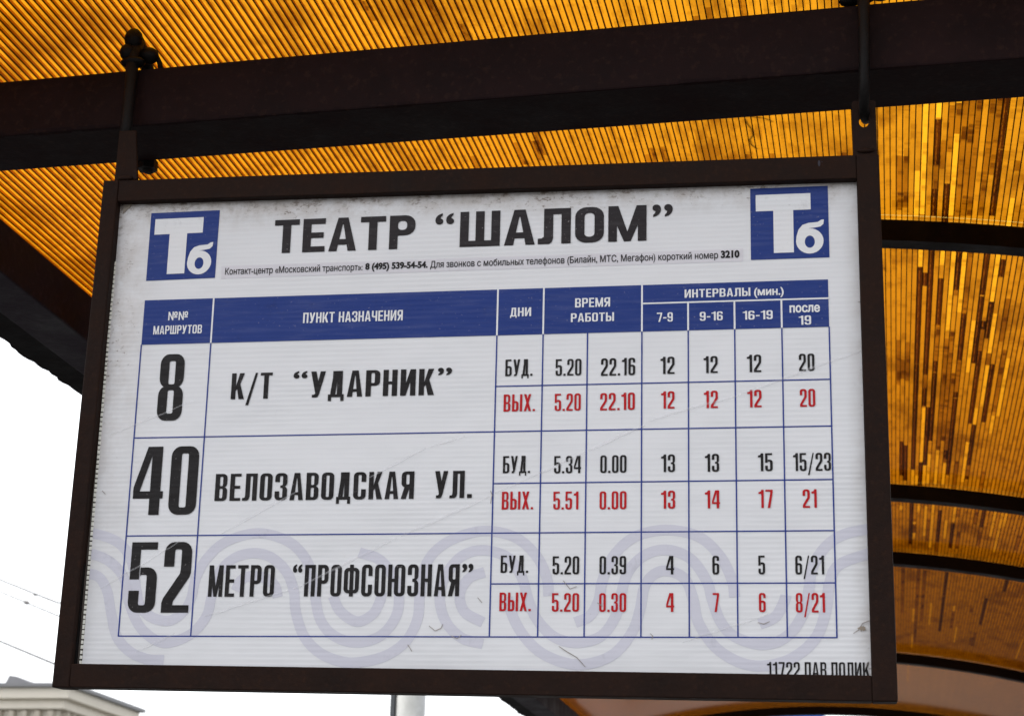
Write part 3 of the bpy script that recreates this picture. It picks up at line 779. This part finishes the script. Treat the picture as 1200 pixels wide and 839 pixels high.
# ------------------------------------------------------------------ the shelter
XC, R_, XL, ZE = -.35, 4.4, -1.568, 2.911
ZC = ZE + R_ - math.sqrt(R_ * R_ - (XL - XC) ** 2)
XR = 2 * XC - XL
Y0, Y1 = 2.02, 10.48
def arc(x): return ZC - R_ + math.sqrt(R_ * R_ - (x - XC) ** 2)
sh = empty('bus_shelter', (XC, 6, 0))
tag(sh, 'shelter with an arched amber plastic roof on dark maroon steel beams above the sign', 'bus shelter')
class SB(MB):
    def build(s, name, mats, parent=None, **k):
        o = super().build(name, mats, parent or sh, **k)
        s2 = Matrix.Translation((-XC, -6, 0)); o.data.transform(s2); return o

# crossbeam, hung very slightly askew
m = SB()
xa, xb = XL + .001, XR - .001
ya = lambda x: 2.329 - (x + 1.303) * .021
N_SEG = 24
for i in range(N_SEG):
    pass
m.hexa([(xa, ya(xa), 2.800), (xb, ya(xb), 2.800), (xb, ya(xb) + .122, 2.800), (xa, ya(xa) + .122, 2.800),
        (xa, ya(xa), 2.893), (xb, ya(xb), 2.908), (xb, ya(xb) + .122, 2.908), (xa, ya(xa) + .122, 2.893)])
m.build('crossbeam', M_BEAM, bevel=.003)
# rough paint ridge and weld drips along the beam's lower front edge
m = SB()
x = xa + .05
while x < xb - .05:
    l = random.uniform(.02, .09); y = ya(x)
    if random.random() < .6:
        h = random.uniform(.0015, .004)
        m.hexa([(x, y - .0008, 2.8008), (x + l, ya(x + l) - .0008, 2.8008), (x + l * .9, ya(x + l) + .004, 2.8 - h * .4), (x + l * .1, y + .004, 2.8 - h * .4),
                (x, y - .0015 - h * .3, 2.803 + h), (x + l * .9, ya(x + l) - .0015 - h * .3, 2.803 + h * .6), (x + l * .9, ya(x + l) + .003, 2.803), (x + l * .1, y + .003, 2.803)])
    x += l + random.uniform(.0, .06)
tag(m.build('paint_crust', M_BEAM), 'flaking paint along the lower edge of the crossbeam', kind='stuff')

for sx, xin in ((-1, XL), (1, XR)):
    m = SB(); a, b_ = sorted((xin, xin + sx * .103))
    m.box((a, Y0, 2.800), (b_, Y1 + .04, 2.897)); m.build('eave_beam', M_EAVE, bevel=.003)
    # outer drip flashing with a ragged lower lip
    m = SB(); n = 420; yy = [Y0 + (Y1 + .04 - Y0) * i / n for i in range(n + 1)]
    dj = 0; prof = []
    for i in range(n + 1):
        dj = dj * .6 + random.uniform(-.004, .004)
        if random.random() < .12: dj += .006
        prof.append(.066 + dj + random.uniform(-.0015, .0015))
    x0 = xin + sx * .1035
    for i in range(n):
        x1, x2 = xin + sx * (.1035 + prof[i]), xin + sx * (.1035 + prof[i + 1])
        q = [(x0, yy[i], 2.803), (x1, yy[i], 2.801), (x2, yy[i + 1], 2.801), (x0, yy[i + 1], 2.803),
             (x0, yy[i], 2.812), (x1, yy[i], 2.812), (x2, yy[i + 1], 2.812), (x0, yy[i + 1], 2.812)]
        m.hexa(q)
    m.box((min(x0, xin + sx * .150), Y0, 2.8125), (max(x0, xin + sx * .150), Y1 + .04, 2.93))
    m.build('eave_flashing', M_FLASH)

# arched ribs
rib_y = [Y0, 3.459, 5.543, 6.482, 8.60, Y1]
def rib(y, hh=.045, dd=.045):
    m = SB(); n = 28
    xs = [XL + .002 + (XR - XL - .004) * i / n for i in range(n + 1)]
    for i in range(n):
        a, c = xs[i], xs[i + 1]; za, zc = arc(a) - .0015, arc(c) - .0015
        m.hexa([(a, y, za - hh), (c, y, zc - hh), (c, y + dd, zc - hh), (a, y + dd, za - hh), (a, y, za), (c, y, zc), (c, y + dd, zc), (a, y + dd, za)])
    me = m.build('arched_rib', M_RIB)
    bm = bmesh.new(); bm.from_mesh(me.data); bmesh.ops.remove_doubles(bm, verts=bm.verts, dist=1e-5)
    seen = {}
    for f in bm.faces: seen.setdefault(tuple(sorted(v.index for v in f.verts)), []).append(f)
    bmesh.ops.delete(bm, geom=[f for l in seen.values() if len(l) > 1 for f in l], context='FACES_ONLY')
    bm.to_mesh(me.data); bm.free()
    return me
for y in rib_y: rib(y)

# posts
M_POST = steel('post_paint', (.05, .03, .035), (.08, .05, .055), .5)
for x in (XL - .05, XR + .05):
    for y in (Y0 + .06, Y1 - .6):
        if x < 0 and y < 5: y = Y0 + .06
        m = SB(); m.box((x - .04, y - .04, .0), (x + .04, y + .04, 2.799)); m.box((x - .08, y - .08, .0), (x + .08, y + .08, .012)); m.build('post', M_POST, bevel=.004)

# ---- hollow amber roof sheet
X_FRAC = (XL - .0396) - XC          # where the first channel begins, in the roof's own coordinates
def amber_skin(name='amber_lower_skin', gloss=(.13, .11, .09)):
    # clear lower skin: tinted, glossy, deeper in colour when the light crosses it at a slant
    m, nt, N, L, P, O = mat(name)
    N.remove(P)
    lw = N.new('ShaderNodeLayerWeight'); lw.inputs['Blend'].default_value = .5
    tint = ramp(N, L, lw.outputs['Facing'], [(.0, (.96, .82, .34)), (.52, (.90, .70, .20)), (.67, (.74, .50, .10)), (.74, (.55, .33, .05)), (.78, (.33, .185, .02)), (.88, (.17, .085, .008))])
    tr = N.new('ShaderNodeBsdfTransparent'); L.new(tint, tr.inputs[0])
    gl = N.new('ShaderNodeBsdfGlossy'); gl.inputs['Roughness'].default_value = .12
    gl.inputs['Color'].default_value = (*gloss, 1)
    fr_ = N.new('ShaderNodeFresnel'); fr_.inputs['IOR'].default_value = 1.5
    mx = N.new('ShaderNodeMixShader')
    L.new(fr_.outputs[0], mx.inputs[0]); L.new(tr.outputs[0], mx.inputs[1]); L.new(gl.outputs[0], mx.inputs[2])
    L.new(mx.outputs[0], O.inputs['Surface'])
    return m
def amber_top(name, c, dirt_shade=(.19, .068, .004), lo=.50, hi=.66, amount=.75, spec=0.0, streaky=False):
    m, nt, N, L, P, O = mat(name)
    N.remove(P)
    tc = N.new('ShaderNodeTexCoord').outputs['Object']
    cl = noise(N, L, mapping(N, L, tc, (2.4, 1.1, 1), (0, 0, .5)), 3.2, 6, .62)
    f1 = math_(N, L, 'MULTIPLY', ramp(N, L, cl.outputs[0], [(lo, 0), (hi, 1)]), amount)  # diagonal smears: tree shadow and dirt painted into the skin colour
    col = mix(N, L, f1, c, dirt_shade)
    # each channel ages on its own
    sep = N.new('ShaderNodeSeparateXYZ'); L.new(tc, sep.inputs[0])
    idx = math_(N, L, 'FLOOR', math_(N, L, 'DIVIDE', sep.outputs[0], .0112))
    wnz = N.new('ShaderNodeTexWhiteNoise'); wnz.noise_dimensions = '1D'; L.new(idx, wnz.inputs['W'])
    col = mix(N, L, 1.0, col, ramp(N, L, wnz.outputs[0], [(0, .86), (1, 1.0)]), 'MULTIPLY')
    cmb = N.new('ShaderNodeCombineXYZ'); L.new(idx, cmb.inputs[0]); L.new(math_(N, L, 'MULTIPLY', sep.outputs[1], 9.0), cmb.inputs[1])
    blot = noise(N, L, cmb.outputs[0], 1.0, 4, .7)
    col = mix(N, L, ramp(N, L, blot.outputs[0], [(.50, 0), (.60, .45 if not spec else .95)]), col, dirt_shade)
    # thin reddish highlight line painted along the middle of each streaky channel
    fx = math_(N, L, 'FRACT', math_(N, L, 'DIVIDE', math_(N, L, 'SUBTRACT', sep.outputs[0], X_FRAC), .0112))
    if streaky:
        glint_nz = noise(N, L, mapping(N, L, tc, (1, .12, 1)), 420, 4, .7)
        ln = math_(N, L, 'MULTIPLY', ramp(N, L, fx, [(.30, 0), (.42, 1), (.50, 1), (.62, 0)]), ramp(N, L, glint_nz.outputs[0], [(.42, .0), (.58, .8)]))
        col = mix(N, L, ln, col, (.34, .12, .010))
        sp3 = noise(N, L, mapping(N, L, tc, (1, .45, 1)), 520, 3, .7)
        col = mix(N, L, ramp(N, L, sp3.outputs[0], [(.62, 0), (.68, .7)]), col, (.42, .19, .02))
    fine = noise(N, L, tc, 240, 3, .6)
    col = mix(N, L, ramp(N, L, fine.outputs[0], [(.63, 0), (.72, .35)]), col, tuple(v * .4 for v in dirt_shade))
    tl = N.new('ShaderNodeBsdfTranslucent'); L.new(col, tl.inputs[0])
    df = N.new('ShaderNodeBsdfDiffuse'); L.new(mix(N, L, .7, col, (.3, .12, .02)), df.inputs[0])
    mx = N.new('ShaderNodeMixShader'); mx.inputs[0].default_value = .12
    L.new(tl.outputs[0], mx.inputs[1]); L.new(df.outputs[0], mx.inputs[2]); L.new(mx.outputs[0], O.inputs['Surface'])
    return m
def web_mat():
    m, nt, N, L, P, O = mat('amber_web')
    N.remove(P)
    tr = N.new('ShaderNodeBsdfTransparent'); tr.inputs[0].default_value = (.62, .33, .08, 1)
    tl = N.new('ShaderNodeBsdfTranslucent'); tl.inputs[0].default_value = (.40, .13, .008, 1)
    mx = N.new('ShaderNodeMixShader'); mx.inputs[0].default_value = .35
    L.new(tr.outputs[0], mx.inputs[1]); L.new(tl.outputs[0], mx.inputs[2]); L.new(mx.outputs[0], O.inputs['Surface'])
    return m
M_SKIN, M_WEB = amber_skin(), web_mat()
M_SKIN_PINK = amber_skin('glossier_lower_skin', (.55, .48, .44))  # keeps more gloss, for the pinkish reflection in the far bay
AMB = (.60, .305, .032)
M_TOP = amber_top('amber_upper_skin', AMB)
M_CLEAR = amber_top('clean_amber_channel', (.95, .56, .07), lo=.75, hi=.9, amount=.2)
M_SILT = amber_top('silted_channel', (.075, .019, .001), (.012, .003, .0003), .4, .6, .8, 0, True)
M_SPECK = amber_top('speckled_channel', (.42, .18, .012), (.09, .027, .0015), .4, .6, .6, 1)
M_PINK = amber_top('pink_reflection_sheet', (.66, .40, .29), (.46, .27, .18), .45, .75, .5)  # pinkish reflection of the far bay painted into its sheet colour
M_BEAD = simple('dark_web_foot', (.030, .004, .004), .5, .3, .2, 200)

PT, SHH = .0112, .008
nfl = int((XR - XL + .0792) / PT)
x_start = XL - .0396
# channels with something in them, found from where they show: channel -> list of (y0, y1, material index)
special = {}
def ch_at(px, py):
    d = fw + rt * ((px - 600) / FPX) - up * ((py - 419.5) / FPX)
    lo, hi = .5, 40
    for _ in range(50):
        mid = (lo + hi) / 2; q = CAM + d * mid
        if q.z < arc(max(XL, min(XR, q.x))): lo = mid
        else: hi = mid
    q = CAM + d * lo
    return int((q.x - x_start) / PT), q.y
def run(px, py0, py1, k, px1=None):
    c, ya_ = ch_at(px, (py0 + py1) / 2 if px1 is None else py0)
    y_a = ch_at(px, py0)[1]; y_b = ch_at(px, py1)[1]
    special.setdefault(c, []).append((min(y_a, y_b), max(y_a, y_b), k))
# 1 clean, 2 silted, 3 speckled; the pixel of the upper end, and of the lower end
for px, p0, p1, k in ((1086, 125, 256, 1), (1101, 122, 143, 1), (1100, 145, 258, 2), (1116, 120, 257, 1), (1124, 120, 258, 3), (1132, 120, 258, 3), (1139, 120, 258, 3), (1158, 120, 258, 3), (1163, 120, 210, 3), (1176, 118, 180, 2), (1170, 180, 258, 2),
                      (1077, 291, 316, 1), (1075, 317, 430, 2), (1072, 430, 560, 2), (1090, 291, 480, 2), (1084, 480, 560, 2), (1102, 291, 315, 1), (1099, 330, 440, 2), (1094, 440, 520, 2), (1116, 291, 392, 1), (1109, 392, 520, 3), (1128, 291, 370, 1), (1124, 371, 470, 2), (1117, 470, 560, 2),
                      (1134, 291, 400, 3), (1120, 291, 350, 3), (1153, 291, 350, 2), (1148, 351, 430, 2), (1140, 431, 500, 2), (1136, 500, 565, 2), (1168, 291, 370, 1), (1161, 371, 430, 1), (1152, 431, 480, 1), (1140, 481, 520, 1), (1132, 521, 568, 1), (1110, 440, 560, 3), (1104, 400, 565, 3),
                      (1068, 553, 570, 1), (1073, 560, 570, 1), (1082, 548, 570, 1), (1090, 535, 570, 1), (1095, 530, 570, 1), (1104, 545, 570, 1), (1063, 525, 566, 2), (1056, 520, 560, 2),
                      (1069, 588, 612, 1), (1072, 614, 634, 1), (1078, 590, 603, 1), (1082, 595, 630, 1), (1091, 588, 644, 1), (1107, 612, 634, 1), (1118, 592, 614, 1), (1066, 590, 640, 2), (1098, 600, 644, 2), (1115, 615, 645, 2), (1165, 594, 632, 1), (1170, 594, 650, 1), (1178, 600, 620, 1),
                      (1070, 715, 730, 1), (1069, 745, 760, 1), (1057, 665, 720, 3), (1074, 665, 755, 3), (1106, 672, 700, 2), (1102, 700, 742, 2), (1193, 750, 775, 1), (1080, 670, 730, 3), (1064, 780, 800, 1)):
    run(px, p0, p1, k)
rng = random.Random(31)
for k in range(58):                     # more silted, speckled and clean lengths in the channels towards the right
    px = rng.uniform(1052, 1196); p0 = rng.choice([rng.uniform(120, 240), rng.uniform(300, 560), rng.uniform(300, 560), rng.uniform(590, 640), rng.uniform(670, 750)])
    run(px, p0, p0 + rng.uniform(8, 70) * (1 if p0 < 560 else .5), rng.choice([3, 3, 3, 2, 3, 1, 3]))
for k in range(22):                     # a few over the rest of the roof
    px = rng.uniform(300, 1190); p0 = rng.uniform(0, 40) if rng.random() < .5 else rng.uniform(150, 190)
    run(px, p0, p0 + rng.uniform(6, 40), 3)
bays = [(rib_y[i], rib_y[i + 1]) for i in range(5)]
for bi, (ya_, yb_) in enumerate(bays):
    base = 4 if bi == 4 else 0
    lo_, up_, wb_, bd_ = SB(), SB(), SB(), SB()
    y0_, y1_ = ya_ + (.0012 if bi else -.03), yb_ - .0012 if bi < 4 else yb_ + .10
    if bi: y0_ = ya_ + .0006
    for c in range(nfl + 1):
        a, b_ = x_start + c * PT, x_start + (c + 1) * PT
        za, zb = arc(a), arc(b_)
        lo_.face([(a, y0_, za), (a, y1_, za), (b_, y1_, zb), (b_, y0_, zb)])
        cuts = [(y0_, y1_, base)]
        for s0, s1, k in sorted(special.get(c, [])):
            s0, s1 = max(s0, y0_), min(s1, y1_)
            if s1 - s0 < .01: continue
            new = []
            for c0, c1, kk in cuts:
                if s1 <= c0 or s0 >= c1: new.append((c0, c1, kk)); continue
                if s0 > c0: new.append((c0, s0, kk))
                new.append((max(s0, c0), min(s1, c1), k))
                if s1 < c1: new.append((s1, c1, kk))
            cuts = new
        for c0, c1, k in cuts:
            up_.face([(a, c0, za + SHH), (a, c1, za + SHH), (b_, c1, zb + SHH), (b_, c0, zb + SHH)], k)
        wb_.face([(a, y0_, za + .0012), (a, y1_, za + .0012), (a, y1_, za + SHH - .0003), (a, y0_, za + SHH - .0003)])
        bd_.box((a - .0010, y0_, za + .0002), (a + .0010, y1_, za + .0018))
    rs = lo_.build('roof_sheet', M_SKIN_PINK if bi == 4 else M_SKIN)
    if bi == 4: rs['label'] = 'roof sheet at the far end with a pinkish reflection in its colour'
    for mb_, nm, mm in ((up_, 'upper_skin', [M_TOP, M_CLEAR, M_SILT, M_SPECK, M_PINK]), (wb_, 'channel_web', M_WEB), (bd_, 'web_foot', M_BEAD)):
        o = mb_.build(nm, mm); o.parent = rs

# leaves and twigs lying on top of the roof
tw = MB()
for k in range(26):
    x = random.uniform(XL + .15, .35); y = random.uniform(2.1, 4.6)
    if k < 8: x, y = random.uniform(-.25, .25), random.uniform(2.25, 3.3)
    a = random.uniform(0, 6.28); pts = []
    for j in range(7):
        pts.append((x, y, arc(x) + SHH + .0022)); a += random.uniform(-.6, .6); x += math.cos(a) * .022; y += math.sin(a) * .022
    tw.tube(pts, random.uniform(.001, .0018), 5)
tag(tw.build('twig', simple('dead_twig', (.05, .035, .02), .9, .1)), 'thin dead twigs lying scattered on the amber roof', 'twigs', kind='stuff')

# ------------------------------------------------------------------ ground
def ground_mat(name, c, sc=3):
    m, nt, N, L, P, O = mat(name)
    tc = N.new('ShaderNodeTexCoord').outputs['Object']
    a = noise(N, L, tc, sc, 8, .65); b_ = noise(N, L, tc, 120, 3, .6)
    col = mix(N, L, a.outputs[0], tuple(v * .75 for v in c), tuple(v * 1.2 for v in c))
    col = mix(N, L, ramp(N, L, b_.outputs[0], [(.4, .0), (.7, .4)]), col, tuple(v * .6 for v in c))
    L.new(col, P.inputs['Base Color']); P.inputs['Roughness'].default_value = .85
    L.new(bump(N, L, b_.outputs[0], .3, .01), P.inputs['Normal'])
    return m
M_GROUND, M_PAVE, M_ROAD = ground_mat('bare_ground', (.09, .088, .08), .5), ground_mat('pavement_asphalt', (.085, .083, .08)), ground_mat('asphalt', (.05, .05, .052))
m = MB(); m.box((-1500, -1500, -1.0), (1500, 1500, -.12)); tag(m.build('ground', M_GROUND), kind='structure')
m = MB(); m.box((-3.0, -25, -.115), (4.5, 60, 0.0)); tag(m.build('pavement', M_PAVE), kind='structure')
m = MB(); m.box((-14.0, -60, -.119), (-3.16, 120, -.112)); tag(m.build('road', M_ROAD), kind='structure')
kb = empty('kerb', (-3.08, 0, 0)); tag(kb, kind='structure')
km = MB(); km.box((-.075, 0, -.115), (.075, .992, .012)); k0 = km.build('kerbstone', M_PAVE, kb, .01)
k0.location = (0, -25, 0)
for i in range(1, 60):
    k = k0.copy(); COL.objects.link(k); k.parent = kb; k.location = (0, -25 + i, 0)

# ------------------------------------------------------------------ street pole seen under the sign
pl = empty('street_pole', (-3.66, 14.0, -.112))
tag(pl, 'pale grey metal street pole standing behind the lower edge of the sign', 'street pole')
M_POLE = steel('pale_grey_pole_paint', (.40, .40, .38), (.52, .52, .49), .5, .3, .8, (.3, .28, .25))
m = MB(); m.tube([(0, 0, 0), (0, 0, .5), (0, 0, 2.2), (0, 0, 6.2)], [.145, .135, .122, .105], 28); m.build('shaft', M_POLE, pl, smooth=True)
m = MB(); m.tube([(0, 0, 0), (0, 0, .35), (0, 0, .42)], [.19, .19, .15], 24); m.build('base_sleeve', M_POLE, pl)
m = MB(); m.tube([(0, 0, 6.2), (0, 0, 6.26), (0, 0, 6.3)], [.12, .12, .03], 20); m.build('cap', M_POLE, pl)
M_BAND = steel('pole_side_shade', (.06, .065, .07), (.10, .105, .11), .6)
m = MB(); m.box((-.155, -.06, 1.2), (-.118, .02, 6.0)); m.build('shade_strip', M_BAND, pl)  # added dark strip for the shaded left side of the pole

# ------------------------------------------------------------------ overhead wires
def pxy(px, py, Y):
    d = fw + rt * ((px - 600) / FPX) - up * ((py - 419.5) / FPX); return CAM + d * (Y / d.y)
M_WIRE = simple('tarnished_copper_wire', (.05, .047, .047), .7)
wires = [((0, 679), (60, 703), 20, .0115, 'upper overhead wire crossing the sky left of the sign'), ((0, 693), (60, 718), 20.6, .0105, 'second overhead wire from the top left of the sign'),
         ((0, 751), (60, 776), 20, .0135, 'lower overhead wire crossing the sky left of the sign')]
WL = []
for a, b_, Y, r, lab in wires:
    A, B = pxy(*a, Y), pxy(*b_, Y - 1.5)
    d = (B - A).normalized(); P0 = A - d * 25; B = B + d * .24
    E_ = Vector((-3.72, 13.95, 5.9 - .28 * len(WL)))            # slack span, tied to the street pole
    c1, c2 = B + d * .45, E_ + Vector((-3.0, 2.0, -.5))
    pts = [P0.lerp(B, i / 16) for i in range(17)]
    pts += [B * (1 - t) ** 3 + c1 * 3 * t * (1 - t) ** 2 + c2 * 3 * t * t * (1 - t) + E_ * t ** 3 for t in [k / 20 for k in range(1, 21)]]
    w_ = empty('overhead_wire', P0); tag(w_, lab, 'wire', 'overhead wires left of the sign')
    m = MB(); m.tube([q - P0 for q in pts], r, 6); m.build('wire_strand', M_WIRE, w_, smooth=True)
    WL.append((w_, A, d, P0))
for wi, off, sz in ((0, .40, .017), (1, .30, .026)):
    w_, A, d, P0 = WL[wi]
    q = pxy(41 if wi == 0 else 31, 696.5 if wi == 0 else 705.5, 19.4 if wi == 0 else 20) - P0
    m = MB(); m.tube([q - d * sz * 2.4, q - d * sz * 1.6, q, q + d * sz * 1.6, q + d * sz * 2.4], [sz * .35, sz, sz * 1.1, sz, sz * .35], 12)
    m.build('insulator', simple('grey_porcelain', (.30, .29, .28), .5), w_, smooth=True)

# ------------------------------------------------------------------ building at the lower left
bx, by = -28.05, 60.0
bd = empty('pale_building', (bx, by, -.12))
tag(bd, 'cream building with a bracketed cornice and grey metal roof at the lower left', 'building')
M_CREAM, M_CORN, M_ROOF = simple('cream_plaster', (.72, .68, .60), .8, .2, .08, .8), simple('pale_cornice', (.72, .67, .58), .8, .2, .08, 2), simple('grey_roof_metal', (.20, .20, .21), .5, .4, .15, 1.5)
M_WIN = simple('dark_window_glass', (.04, .045, .05), .1, .5, .1, 1)
HT = 10.95 + .12
m = MB(); m.box((-24, .75, 0), (-.75, 6.2, HT - .9)); m.build('wall', M_CREAM, bd)
m = MB(); m.box((-24.3, .45, HT - .88), (-.45, 6.5, HT - .55)); m.box((-24.5, .2, HT - .548), (-.2, 6.7, HT - .16)); m.build('cornice', M_CORN, bd, .03)
m = MB(); m.box((-24.6, .02, HT - .158), (-.02, 6.85, HT - .02)); m.build('roof_edge', M_ROOF, bd)
rf = MB(); rf.hexa([(-24.5, .1, HT - .019), (-.1, .1, HT - .019), (-.1, 6.8, HT - .019), (-24.5, 6.8, HT - .019), (-22, 2.8, HT + .10), (-2.6, 2.8, HT + .10), (-2.6, 4.4, HT + .10), (-22, 4.4, HT + .10)])
rfo = rf.build('roof', M_ROOF, bd)
m = MB(); m.hexa([(-2.9, .6, HT - .02), (-1.6, .6, HT - .02), (-1.6, 2.0, HT - .02), (-2.9, 2.0, HT - .02), (-2.75, .6, HT + .34), (-2.45, .6, HT + .30), (-2.45, 2.0, HT + .30), (-2.75, 2.0, HT + .34)]); m.build('dormer', M_ROOF, bd)
br = MB(); br.box((-.09, -.28, -.06), (.09, 0, .16)); bme = None
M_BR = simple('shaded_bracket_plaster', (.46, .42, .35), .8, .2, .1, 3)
for k in range(46):
    if bme is None:
        o = br.build('bracket', M_BR, bd); bme = o
    else:
        o = bme.copy(); COL.objects.link(o); o.parent = bd
    o.location = (-.95 - k * .5, .748, HT - 1.10)
for k in range(11):
    o = bme.copy(); COL.objects.link(o); o.parent = bd; o.location = (-.748, 1.0 + k * .5, HT - 1.10); o.rotation_euler = (0, 0, math.pi / 2)
wv = None
for k in range(9):
    for z in (6.2, 2.6):
        if wv is None:
            q = MB(); q.box((-.65, -.03, 0), (.65, .04, 2.1)); q.build('window', M_WIN, bd); wv = bpy.data.objects['window']
            fr2 = MB(); fr2.box((-.72, -.07, -.07), (-.65, .03, 2.17)); fr2.box((.65, -.07, -.07), (.72, .03, 2.17)); fr2.box((-.65, -.07, 2.1), (.65, .03, 2.17)); fr2.box((-.65, -.07, -.07), (.65, .03, 0)); fr2.box((-.03, -.06, 0), (.03, -.031, 2.1))
            wf = fr2.build('window_frame', M_CORN, wv); o = wv
        else:
            o = wv.copy(); COL.objects.link(o); o.parent = bd
            f2 = wf.copy(); COL.objects.link(f2); f2.parent = o
        o.location = (-2.2 - 2.5 * k, .745, z)

# ------------------------------------------------------------------ blue-topped kiosk beyond the end of the shelter
kq = empty('kiosk', (-.95, 13.4, -.0)); tag(kq, 'kiosk with a blue fascia glimpsed under the far end arch of the shelter', 'kiosk')
M_BF = simple('blue_fascia', (.03, .10, .42), .4, .4, .05, 2); M_KW = simple('kiosk_panel', (.45, .45, .46), .5, .3)
m = MB(); m.box((-.9, 0, 0), (.45, 2.0, 2.9)); m.build('wall', M_KW, kq)
m = MB(); m.box((-1.0, -.12, 2.902), (.52, 2.1, 3.49)); m.build('fascia', M_BF, kq, .01)
m = MB(); m.box((-.6, -.02, 1.0), (.2, -.002, 2.2)); m.build('window', M_WIN, kq)
m = MB(); m.box((-.7, -.3, .93), (.3, -.0025, .98)); m.build('counter', M_KW, kq)
